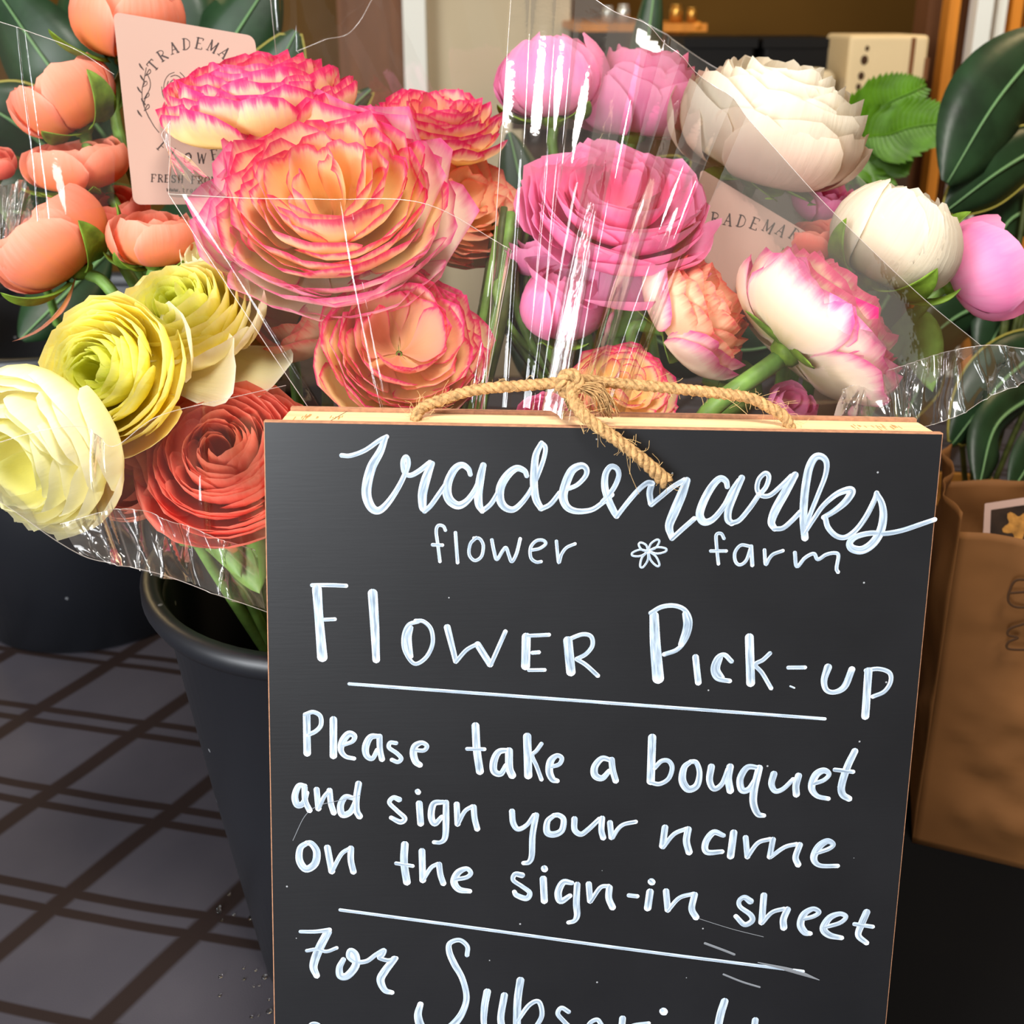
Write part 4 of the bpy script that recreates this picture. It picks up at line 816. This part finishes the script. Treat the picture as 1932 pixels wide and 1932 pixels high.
def letters(mb, txt, place, pos, size, thick=.2, thin=.09):
    """pos(i) -> (x, y, angle) centre of letter i in photo pixels"""
    for i, ch in enumerate(txt):
        if ch == ' ': continue
        x, y, a = pos(i); ca, sa = math.cos(a), math.sin(a)
        for th_, pts in GLY[ch]:
            q = [(x + size * ((u - .5) * ca - (v - .7) * sa), y + size * ((u - .5) * sa + (v - .7) * ca)) for u, v in pts]
            stroke(mb, q, size * (thick if th_ else thin), sub=4, place=place)


def card(label, corners, place, rad, name='gift_card'):
    cs = [np.array(c, float) for c in corners]; out = []
    for i in range(4):
        c = cs[i]; a = nrm(cs[i - 1] - c); b_ = nrm(cs[(i + 1) % 4] - c)
        for q in np.linspace(0, math.pi / 2, 6): out.append(c + a * rad * (1 - math.sin(q)) + b_ * rad * (1 - math.cos(q)))
    n = len(out); v = [place(*p, .0) for p in out] + [place(*p, -.0004) for p in out]
    f = [list(range(n))[::-1], list(range(n, 2 * n))] + [[i, (i + 1) % n, n + (i + 1) % n, n + i] for i in range(n)]
    v = np.array(v); root = empty(name, v[np.argmin(v[:, 2])], label, 'card', 'printed cards tucked in the bouquets')
    mobj('card_sheet', v, f, M['card'], root, smooth=False)
    return root


pl = plane_of((213, 20, .515), (480, 70, .515), (252, 390, .507))
cdl = card('blush printed card standing behind the upper left pink edged bloom', [(213, 22), (480, 68), (520, 385), (252, 386)], pl, 14)
mb = MB(); ccx, ccy, rr_ = 368, 190, 103
arc = lambda a, r=rr_: (ccx + r * math.sin(a) * .98, ccy - r * math.cos(a) * 1.05)
letters(mb, 'TRADEMARKS', pl, lambda i: (*arc(math.radians(-52 + i * 14.2)), math.radians(-48 + i * 15.0)), 14.5)
mb.build('printed_upper_word', M['ink'], cdl); mb = MB()
letters(mb, 'FLOWER', pl, lambda i: (*arc(math.radians(217 - i * 14.5), 104), math.radians(42 - i * 13)), 13.5)
mb.build('printed_lower_word', M['ink'], cdl)
mb = MB(); letters(mb, 'FRESH FROM THE', pl, lambda i: (290 + i * 12.6, 336 + i * .55, .05), 9.8, .22, .12); mb.build('printed_tagline', M['ink'], cdl)
mb = MB(); letters(mb, 'www.trademarks', pl, lambda i: (318 + i * 7.2, 357 + i * .3, .05), 6.5, .22, .16); mb.build('printed_web_line', M['ink'], cdl)
mb = MB()
for lx in (0, 1):
    base_ = [(268 + 8, 128), (272, 150), (268, 172), (270, 195), (278, 215), (290, 237), (300, 250)]
    if lx: base_ = [(278 + 6 * math.sin(k), 140 + k * 12) for k in range(8)]
    stroke(mb, base_, 1.3, place=pl)
for k in range(9):
    y = 132 + k * 11; x = 271 + 4 * math.sin(k * 1.3)
    stroke(mb, [(x, y), (x + (9 if k % 2 else -6), y - 6), (x + (7 if k % 2 else -8), y - 12), (x, y)], 1.2, place=pl)
for k in range(12):
    a = k * 2.4; r0 = 3 + k * 2.0; cx_, cy_ = 330, 165
    stroke(mb, [(cx_ + r0 * math.cos(a + q), cy_ + 1.35 * r0 * math.sin(a + q)) for q in np.linspace(0, 1.9, 5)], 1.2, place=pl)
mb.build('printed_floral_drawing', M['ink'], cdl)
pr = plane_of((1330, 320, .500), (1500, 425, .495), (1330, 640, .485))
cdr = card('blush white printed card behind the largest rose pink bloom', [(1322, 318), (1545, 452), (1470, 640), (1290, 560)], pr, 10)
mb = MB(); letters(mb, 'TRADEMARKS', pr, lambda i: (1324 + i * 25, 404 + (i - 3.5) ** 2 * .6 + i * 4.5, math.radians(4 + i * 4.5)), 15.5); mb.build('printed_upper_word', M['ink'], cdr)

# ================================================================== cellophane


def film(name, top, bot, parent, mat='film', folds=(), bulge=0.0, nu=120, nv=70, seed=0, wob=.0006, edges=('top',), fine=0.0, finen=30):
    tp_ = smoothpath([P(*q) for q in top], 24); bt_ = smoothpath([P(*q) for q in bot], 24)

    def res(p, n):
        L = np.concatenate([[0], np.cumsum(np.linalg.norm(np.diff(p, axis=0), axis=1))]); s = np.linspace(0, L[-1], n)
        return np.stack([np.interp(s, L, p[:, k]) for k in range(3)], 1)
    T, Bt = res(tp_, nu), res(bt_, nu); q = np.linspace(0, 1, nv)[:, None, None]
    V = T[None] * (1 - q) + Bt[None] * q - FW * (bulge * np.sin(np.pi * q))
    s = np.linspace(0, 1, nu)[None, :]; qq = np.linspace(0, 1, nv)[:, None]; rg = random.Random(seed)
    D = np.zeros((nv, nu))
    for s0, s1, w_, am in folds:
        x = (s - (s0 * (1 - qq) + s1 * qq)) / w_
        D += am * (np.exp(-x * x) if w_ >= .022 else np.exp(-np.sqrt(x * x + .02) * 1.6)) * (1.0 if w_ >= .022 else 0.75 + .25 * np.sin(qq * 9 + s0 * 40))
    for k in range(6):
        D += wob * np.sin(s * rg.uniform(6, 30) + qq * rg.uniform(-9, 9) + rg.uniform(0, 6))
    if fine:
        for k in range(finen):
            c0 = rg.random(); x = (s - (c0 + rg.uniform(-.1, .1) * qq)) / rg.uniform(.004, .014); D += fine * rg.uniform(-1, 1) * np.exp(-np.abs(x))
    V = V - FW * D[..., None]
    mb = MB(); mb.grid(V); mb.build(name, M[mat], parent)
    for e_ in edges:
        c = {'top': V[0], 'bottom': V[-1], 'left': V[:, 0], 'right': V[:, -1]}[e_]
        mb = MB(); mb.tube(c, .00017, 5); mb.build('cut_edge', M['film_edge'], parent)


wr = empty('cellophane_wrap', (0.02, 0.40, 0.25), 'clear film wrapped round the right bouquet, with bright white streaks', 'wrapping', 'clear film wraps round the bouquets')
film('front_film', [(968, -60, .435), (1050, -50, .435), (1125, 0, .435), (1200, 56, .435), (1290, 124, .435), (1380, 192, .437), (1560, 388, .437), (1740, 560, .437), (1850, 652, .44)],
     [(912, 800, .402), (975, 800, .402), (1030, 800, .402), (1060, 800, .402), (1110, 800, .402), (1200, 800, .403), (1330, 800, .405), (1480, 800, .408), (1600, 800, .412)], wr,
     folds=((.03, .06, .012, .0018), (.075, .10, .008, -.0012), (.11, .13, .010, .0018), (.245, .205, .042, .014), (.315, .240, .028, .008), (.42, .33, .022, .005), (.445, .35, .012, .0015)), bulge=.012, nu=420, seed=2, wob=.0002, edges=('top', 'left'))
film('back_film', [(1205, 36, .60), (1260, 70, .60), (1345, 122, .60), (1500, 230, .60), (1700, 400, .585)], [(1160, 380, .58), (1250, 400, .58), (1330, 420, .57), (1480, 500, .56), (1640, 600, .55)], wr, folds=((.1, .1, .02, .004),), edges=('top',), seed=4, nu=90, nv=40)
film('skirt_film', [(1590, 735, .425), (1700, 690, .43), (1850, 652, .43), (1975, 664, .44)], [(1560, 818, .41), (1690, 806, .415), (1777, 795, .425), (1985, 690, .44)], wr, 'film_soft', fine=.002, finen=40, edges=('top', 'bottom'), seed=5, nu=200, nv=50)
wc = empty('cellophane_wrap', (-0.05, 0.40, 0.25), 'clear film wrapped round the middle pink edged bouquet', 'wrapping', 'clear film wraps round the bouquets')
film('front_film', [(318, 366, .388), (470, 374, .394), (615, 376, .401), (800, 384, .410), (965, 472, .420)], [(596, 790, .400), (650, 800, .403), (690, 800, .405), (800, 800, .410), (905, 800, .416)], wc,
     folds=((.47, .42, .008, .0012), (.49, .44, .006, -.0008), (.05, .08, .015, .0012), (.95, .95, .02, .002), (.985, .985, .012, .003)), bulge=.002, nu=260, seed=7, wob=.0002, edges=('top', 'left', 'right'))
film('side_flap', [(322, 228, .42), (306, 262, .42), (360, 300, .425)], [(318, 366, .388), (330, 372, .389), (430, 374, .393)], wc, edges=('left', 'top'), seed=8, nu=60, nv=40, wob=.0002)
film('back_film', [(505, -70, .53), (560, -60, .538), (700, -60, .555), (860, -60, .572), (965, -60, .585)], [(540, 330, .56), (620, 330, .57), (700, 340, .58), (820, 340, .594), (930, 340, .605)], wc, folds=((.03, .02, .014, .003), (.10, .1, .012, .002)), edges=('left',), seed=9, nu=160, wob=.0003)
film('back_fold', [(560, 96, .53), (612, 76, .536), (664, 58, .542), (700, 2, .545), (720, -40, .545)], [(590, 300, .55), (640, 290, .556), (720, 290, .566), (800, 280, .576), (860, 260, .584)], wc, 'film', wob=.0002, edges=('top',), seed=10, nu=80, nv=40)
wl = empty('cellophane_wrap', (-0.13, 0.38, 0.25), 'clear film wrapped low round the left coral and yellow bouquet', 'wrapping', 'clear film wraps round the bouquets')
film('front_film', [(-40, 846, .346), (80, 812, .358), (165, 806, .367), (215, 842, .372), (300, 785, .378), (430, 752, .392), (540, 727, .408)], [(-70, 900, .350), (40, 975, .362), (150, 1046, .375), (220, 1064, .383), (300, 1083, .39), (420, 1125, .40), (520, 1160, .412)], wl,
     folds=((.33, .50, .012, .003), (.36, .53, .010, -.002), (.7, .78, .02, .002)), bulge=.004, nu=220, seed=11, wob=.0003, edges=('top', 'bottom'))
film('lower_fold', [(110, 990, .385), (230, 960, .39), (330, 985, .40), (480, 1040, .415)], [(150, 1046, .38), (230, 1066, .385), (330, 1095, .393), (500, 1150, .412)], wl, 'film_soft', fine=.002, finen=26, edges=('top',), seed=12, nu=140, nv=40)
film('upper_film', [(-40, 28, .456), (50, 58, .462), (140, 92, .468), (215, 140, .474)], [(-40, 395, .462), (40, 420, .467), (120, 405, .472), (215, 385, .478)], wl, folds=((.28, .45, .012, .0016), (.31, .50, .010, -.001)), edges=('top',), seed=13, wob=.0002, nu=140)
film('side_crumple', [(-40, 330, .52), (10, 350, .515), (48, 340, .515), (60, 400, .515)], [(-40, 520, .50), (0, 500, .50), (30, 480, .50), (55, 470, .50)], wl, 'film_soft', fine=.006, finen=26, edges=('right',), seed=14, nu=120, nv=40)

# ================================================================== paper bag at right
bl_, br_ = onz(1722, 1592), onz(1932, 1642); dx = nrm(br_ - bl_); dy = np.array([-dx[1], dx[0], 0]); bl_[2] = br_[2] = 0.0008
bag = empty('paper_bag', bl_ + dx * .08 + dy * .05, 'crumpled brown paper bag with marker writing standing right of the sign', 'bag')
BWd, BDp = .17, .10; BH = float((CAM + ray(1790, 1003) * (np.dot(bl_ - CAM, -dy) / np.dot(ray(1790, 1003), -dy)))[2]) + .012; BHB = float((CAM + ray(1850, 925) * (np.dot(bl_ + dy * BDp - CAM, -dy) / np.dot(ray(1850, 925), -dy)))[2])


def bag_sheet(o0, ax_, W_, H_, nW, nH, out, seed, top=lambda s: 0, zoff=0, sag=.006):
    V = np.zeros((nH, nW, 3))
    for i in range(nH):
        for j in range(nW):
            s_, t_ = j / (nW - 1), i / (nH - 1); edge = min(1, 6 * min(s_, 1 - s_)) * min(1, 5 * t_)
            n_ = mnoise.fractal(Vector((s_ * 3.2 + seed, t_ * 4.1, seed * 1.7)), 1.0, 2.0, 4)
            crz = abs(mnoise.noise(Vector((s_ * 2.2 + t_ * 3.4 + seed, t_ * 1.2 - s_ * 2.0, seed))))
            V[i, j] = o0 + ax_ * W_ * s_ + np.array([0, 0, 1]) * (t_ * (H_ + top(s_))) + out * edge * (sag * n_ - .010 * crz + .008)
    return V


zv = np.array([0, 0, 1.0]); mb = MB()
mb.grid(bag_sheet(bl_, dx, BWd, BH - .012, 40, 46, -dy, 1.3, lambda s: .004 * math.sin(s * 9)))
mb.grid(bag_sheet(bl_ + dy * BDp, dx, BWd, BHB, 40, 46, dy, 4.1, lambda s: .008 * math.sin(s * 3 + .2)))
mb.grid(bag_sheet(bl_, dy, BDp, BH, 26, 46, -dx, 7.7, sag=.003)); mb.grid(bag_sheet(bl_ + dx * BWd, dy, BDp, BH, 26, 46, dx, 9.2))
mb.box(bl_ , dx * BWd, dy * BDp, zv * .0006)
ob = mb.build('bag_body', M['paperbag'], bag); ob.modifiers.new('paper', 'SOLIDIFY').thickness = .0004
pb = plane_of((1722, 1592, 1), (1932, 1642, 1), (1722, 1000, 1))
nb_ = -dy


def pbag(x, y, off=0.0):
    v = ray(x, y); o0 = bl_ - dy * .011; return CAM + v * (np.dot(o0 + nb_ * off - CAM, nb_) / np.dot(v, nb_))


pbag.n = nb_
for nm, ss in (('letter', ([(1962, 1098), (1920, 1094), (1906, 1112), (1903, 1135), (1922, 1146), (1965, 1142)], [(1905, 1119), (1955, 1115)])), ('letter', ([(1935, 1176), (1906, 1186), (1902, 1198), (1920, 1203), (1902, 1212), (1903, 1224), (1940, 1226)],))):
    mb = MB()
    for q in ss: stroke(mb, q, 5.0, place=pbag)
    mb.build('marker_letter', M['marker'], bag)
ph = plane_of((1852, 952, .615), (1950, 935, .612), (1856, 1030, .605)); M['photo_dark'] = simple('dark_photo_print', (40, 27, 17), .7, .1, var=.5, scale=60); M['photo_border'] = simple('white_photo_border', (226, 206, 190), .5, .3); M['photo_gold'] = simple('ochre_photo_print', (150, 104, 46), .7, .1, var=.4, scale=200)
phc = card('white bordered dark photo print poking out of the paper bag', [(1858, 950), (1990, 930), (2000, 1090), (1852, 1060)], ph, 2, 'photo_print'); phc['group'] = ''; del phc['group']
for nm, cs, mt, off in (('print_image', [(1870, 962), (1990, 944), (1990, 1090), (1866, 1056)], 'photo_dark', .0003), ('printed_flower', [(1908 + (26 + 7 * math.sin(5 * q)) * math.cos(q) + 14, 992 + (24 + 7 * math.sin(5 * q)) * math.sin(q)) for q in np.linspace(0, 6.1, 30)], 'photo_gold', .0006)):
    v = [ph(*c, off) for c in cs] + [ph(*c, off - .0002) for c in cs]; n = len(cs); mobj(nm, v, [list(range(n))[::-1], list(range(n, 2 * n))] + [[i, (i + 1) % n, n + (i + 1) % n, n + i] for i in range(n)], M[mt], phc, smooth=False)

# ================================================================== plants behind
def big_leaf(parent, b_, m_, t_, wpx, mat='leaf', vein=True, name='leaf', cross=.22, side=None, rim=False):
    pts = [P(*b_), P(*m_), P(*t_)]; wd = wpx * m_[2] / F_
    V = lance(pts, wd, side if side is not None else nrm(FW + .25 * UP), 9, cross, prof=lambda s: np.sin(np.pi * np.clip(s * .93 + .05, 0, 1)) ** .75)
    lf = blade_obj(name, V, .0006, M[mat], parent)
    if vein:
        mb = MB(); mid = V[:, 2] - FW * .0012; mb.tube(mid, np.linspace(.0018, .0005, len(mid)) * (m_[2] / .7), 5)
        mb.build('midrib', M['leaf_vein'], lf)
    if rim:
        mb = MB(); mb.tube(np.concatenate([V[1:, 0], V[1:-1, 4][::-1]]), .0009, 4); mb.build('pale_edge', M['leaf_rim'], lf)
    return lf


def plant(label, px, py, d, potz, leaves, potmat, group, mat='leaf', cat='plant', name='leafy_plant', pr_=.06, ph_=.12, pot=True):
    g = onz(px, py) if d is None else P(px, py, d); g = np.array([g[0], g[1], potz])
    root = empty(name, g, label, cat, group)
    if pot:
        mb = MB(); mb.lathe(g, [(0, .0005), (pr_ * .75, .0005), (pr_, ph_), (pr_ + .006, ph_), (pr_ + .006, ph_ - .02), (pr_ - .004, ph_ - .01), (pr_ * .7, .02), (0, .02)], 32); mb.build('pot', potmat, root)
        mb = MB(); mb.lathe(g, [(0, ph_ - .025), (pr_ - .004, ph_ - .025)], 32); mb.build('soil', M['floor'], root)
    for k, (b_, m_, t_, w_) in enumerate(leaves):
        big_leaf(root, b_, m_, t_, w_, mat, rim=(k % 3 == 1))
        e_ = P(*b_); mb = MB(); mb.tube(smoothpath([g + np.array([0, 0, ph_ - .03]), (g + np.array([0, 0, ph_ + .12]) + e_) / 2, e_], 8), .0022, 6); mb.build('leaf_stalk', M['stem_dark'], root)
    return root


M['pot'] = simple('ochre_clay', (190, 138, 66), .7, .2, var=.25, scale=30)
M['pot2'] = simple('dark_clay', (70, 52, 40), .7, .2)
plant('dark green broad leaved plant in ochre pot behind the paper bag at right', 1850, 900, .80, 0.001, [((1990, 60, .80), (1880, 190, .76), (1786, 345, .74), 92), ((2010, 250, .80), (1890, 320, .76), (1782, 400, .75), 62), ((2000, 380, .82), (1900, 420, .79), (1862, 540, .78), 60), ((1900, 560, .82), (1800, 600, .80), (1700, 690, .79), 60),
      ((1990, 640, .80), (1890, 720, .76), (1795, 838, .74), 70), ((1960, 740, .80), (1880, 800, .74), (1846, 915, .71), 48), ((1990, 500, .85), (1910, 580, .82), (1850, 680, .80), 70), ((1800, 640, .86), (1750, 700, .84), (1700, 800, .83), 50), ((2020, 800, .8), (1960, 850, .75), (1905, 930, .72), 50), ((1700, 520, .88), (1650, 600, .86), (1580, 690, .85), 60)], M['pot'], 'plants around the bouquets')
plant('dark green broad leaved plant behind the coral buds at upper left', 520, 560, 1.12, 0.001, [((200, 260, .84), (90, 120, .80), (-20, -40, .80), 90), ((150, 330, .84), (40, 240, .78), (-60, 180, .76), 80), ((260, 240, .86), (330, 60, .84), (300, -80, .84), 80), ((300, 300, .86), (430, 90, .84), (520, -50, .84), 80),
      ((330, 330, .88), (470, 220, .84), (560, 60, .82), 80), ((120, 420, .84), (20, 400, .80), (-60, 420, .78), 80), ((200, 480, .80), (120, 560, .76), (40, 640, .74), 60), ((360, 380, .88), (520, 330, .84), (700, 170, .82), 60), ((300, 420, .86), (420, 420, .82), (520, 500, .80), 80), ((300, 200, .9), (180, 60, .88), (150, -60, .88), 80)], M['pot2'], 'plants around the bouquets')
plant('green plant deep between the middle and right bouquets', 1150, 700, .82, 0.001, [((1100, 480, .80), (1000, 380, .78), (960, 250, .78), 50), ((1180, 480, .80), (1210, 380, .78), (1300, 300, .78), 60), ((1240, 560, .78), (1330, 520, .74), (1420, 420, .74), 50), ((1160, 500, .8), (1280, 460, .76), (1400, 520, .74), 60), ((1120, 560, .76), (1010, 560, .72), (930, 480, .72), 60),
      ((1180, 600, .76), (1280, 660, .70), (1400, 640, .70), 60), ((1120, 620, .74), (1040, 690, .68), (960, 640, .68), 50), ((1240, 640, .76), (1420, 660, .70), (1560, 600, .70), 60), ((1180, 300, .85), (1215, 120, .90), (1240, -60, .92), 32)], M['pot2'], 'plants around the bouquets', pr_=.05)
# fern with feathery fronds
fg = P(1640, 480, .95); fern = empty('potted_fern', (fg[0], fg[1], .001), 'bright green fern behind the big white ranunculus', 'plant')
mb = MB(); mb.lathe((fg[0], fg[1], .001), [(0, 0), (.05, 0), (.065, .12), (.07, .12), (.07, .10), (.06, .11), (.05, .02), (0, .02)], 32); mb.build('pot', M['pot2'], fern)
for a, b_, c in (((1600, 330, .93), (1650, 215, .90), (1748, 160, .88)), ((1600, 330, .93), (1690, 250, .89), (1822, 226, .87)), ((1610, 345, .93), (1650, 300, .91), (1720, 285, .9))):
    c_ = smoothpath([np.array([fg[0], fg[1], .11]), P(*a), P(*b_), P(*c)], 14); mb = MB(); mb.tube(c_, .0014, 5); t = np.gradient(c_, axis=0)
    for i in range(14, len(c_) - 1):
        q = (i - 14) / (len(c_) - 15); ln = .022 * math.sin(math.pi * min(1, q * .8 + .2)) + .004
        for sg in (-1, 1):
            sd = nrm(np.cross(t[i], FW)) * sg; V = lance([c_[i], c_[i] + sd * ln * .6 + nrm(t[i]) * ln * .35, c_[i] + sd * ln + nrm(t[i]) * ln * .8], ln * .22, FW, 3, .2); mb.grid(V)
    mb.build('frond', M['leaf_bright'], fern)

# ================================================================== back counter and what stands on it
CZ = float(P(1670, 196, 1.5)[2]); M['counter'] = simple('dark_counter_wood', (62, 42, 26), .5, .4, var=.2, scale=5)
ct = empty('back_counter', (.33, 1.75, -.75), 'dark wooden counter behind the flowers, under the carton and black boxes', 'counter')
mb = MB(); mb.box((.02, 1.50, -.75), (.56, 0, 0), (0, .5, 0), (0, 0, CZ + .75 - .03)); mb.build('cabinet', M['counter'], ct, smooth=False)
mb = MB(); mb.box((.0, 1.47, CZ - .03), (.60, 0, 0), (0, .55, 0), (0, 0, .0295)); mb.build('worktop', M['counter'], ct, smooth=False)


def bbox(name, x0, x1, ytop, d, dep, mat, label, cat, group=None):
    a, b_ = P(x0, 196, d), P(x1, 196, d); zt = P(x0, ytop, d)[2]; root = empty(name, ((a[0] + b_[0]) / 2, a[1], CZ), label, cat, group)
    mb = MB(); mb.box((a[0], a[1], CZ + .0005), (b_[0] - a[0], 0, 0), (0, dep, 0), (0, 0, zt - CZ)); o = mb.build('shell', mat, root, smooth=False)
    bv = o.modifiers.new('bevel', 'BEVEL'); bv.width = .006; bv.segments = 3
    return root, a, b_, zt


M['black'] = simple('matt_black', (14, 12, 11), .6, .2)
M['carton'] = simple('cream_carton', (222, 196, 150), .7, .2, var=.06, scale=8)
for x0, x1, lab in ((1288, 1418, 'left black box on the back counter behind the big white flower'), (1434, 1582, 'right black box on the back counter, beside the cream carton')):
    root, a, b_, zt = bbox('storage_box', x0, x1, 74, 1.62, .2, M['black'], lab, 'box', 'black boxes on the back counter')
    mb = MB(); mb.box((a[0] - .003, a[1] - .003, zt - .012), (b_[0] - a[0] + .006, 0, 0), (0, .206, 0), (0, 0, .014)); mb.build('lid', M['black'], root, smooth=False)
root, a, b_, zt = bbox('carton', 1592, 1740, 66, 1.52, .12, M['carton'], 'cream carton with small dark marks on the back counter at right', 'box')
for (x, y, r_) in ((1622, 112, 7), (1619, 142, 6), (1616, 163, 5), (1625, 90, 4)):
    q = P(x, y, 1.52); mb = MB(); mb.ball((q[0], a[1] - .001, q[2]), r_ * 1.52 / F_, 6, (1, .15, 1.3)); mb.build('printed_mark', M['marker'], root)
for (x, y0, y1) in ((1706, 70, 196), (1735, 108, 150)):
    q = P(x, y0, 1.52); q2 = P(x, y1, 1.52); mb = MB(); mb.box((q[0], a[1] - .002, q2[2]), (.006, 0, 0), (0, .003, 0), (0, 0, q[2] - q2[2])); mb.build('printed_stripe', M['brown_door'], root, smooth=False)
cn = P(1540, 196, 1.5); o = empty('canister', (cn[0], cn[1] + .04, CZ), 'squat beige canister on the back counter in front of the black box', 'canister')
mb = MB(); rr = 44 * 1.5 / F_; zt = P(1540, 132, 1.5)[2] - CZ; mb.lathe((cn[0], cn[1] + .04, CZ + .0005), [(0, 0), (rr * .9, 0), (rr, .01), (rr, zt * .8), (rr * .8, zt * .95), (0, zt * .95)], 32); mb.build('body', M['beige_wall'], o)
mb = MB(); mb.lathe((cn[0], cn[1] + .04, CZ + .0005), [(0, zt * .95), (rr * .5, zt * .95), (rr * .45, zt * 1.02), (0, zt * 1.03)], 32); mb.build('lid', M['beige_wall'], o)
# wall shelf with small shining jars, and its bracket
M['brass'] = simple('brass', (214, 160, 74), .3, .5, metal=.8); M['steel'] = simple('bright_steel', (220, 220, 210), .25, .5, metal=.7)
a, b_ = P(1085, 44, 1.9), P(1335, 44, 1.9); z0 = a[2]
sh = empty('wall_shelf', ((a[0] + b_[0]) / 2, a[1] + .1, z0), 'narrow wooden shelf with diagonal bracket high behind the right bouquet', 'shelf')
mb = MB(); mb.box((a[0], a[1], z0 - .015), (b_[0] - a[0], 0, 0), (0, 1.49, 0), (0, 0, .0148)); mb.build('board', M['orange_wood'], sh, smooth=False)
mb = MB(); mb.tube([P(1318, 48, 1.9), P(1262, 92, 1.9) + np.array([0, .25, 0])], .008, 8); mb.build('bracket', M['orange_wood'], sh)
for x, r_, mt, lab in ((1148, 11, 'steel', 'leftmost bright metal jar on the high wall shelf'), (1178, 12, 'steel', 'middle bright metal jar on the high wall shelf'), (1278, 12, 'brass', 'golden metal jar at the right of the high wall shelf'), (1308, 10, 'brass', 'smaller golden jar at the right end of the high wall shelf')):
    c = P(x, 44, 1.93); r2 = r_ * 1.93 / F_; o = empty('metal_jar', (c[0], c[1] + .02, z0), lab, 'jar', 'metal jars on the high shelf')
    mb = MB(); mb.lathe((c[0], c[1] + .02, z0 + .0003), [(0, 0), (r2, 0), (r2, r2 * 2.0), (r2 * .8, r2 * 2.4), (0, r2 * 2.4)], 24); mb.build('body', M[mt], o)
    mb = MB(); mb.lathe((c[0], c[1] + .02, z0 + .0003), [(0, r2 * 2.4), (r2 * .85, r2 * 2.4), (r2 * .85, r2 * 2.8), (0, r2 * 2.8)], 24); mb.build('lid', M[mt], o)

# added black mat, stands in for the dark area right of the sign
M['mat'] = simple('added_mat_black', (9, 8, 8), .9, .1)
mb = MB(); mb.box((.172, .16, .0002), (.62, 0, 0), (0, .60, 0), (0, 0, .0005)); tag(mb.build('added_dark_mat', M['mat'], smooth=False), 'added black mat darkening the table under the paper bag', 'mat')
# water drops on the cloth beside the sign
rw = random.Random(21); nW = 0
while nW < 26:
    x, y = rw.uniform(395, 512), rw.choice([rw.uniform(1640, 1740), rw.uniform(1800, 1925)]); c = onz(x, y); r_ = rw.choice([.0007, .0009, .0012, .0016]); nW += 1
    mb = MB(); mb.ball((c[0], c[1], r_ * .55), r_, 6, (1, 1, .55)); tag(mb.build('water_drop', M['water']), 'clear water drop on the plaid cloth left of the sign', 'water drop', 'water drops beside the sign')
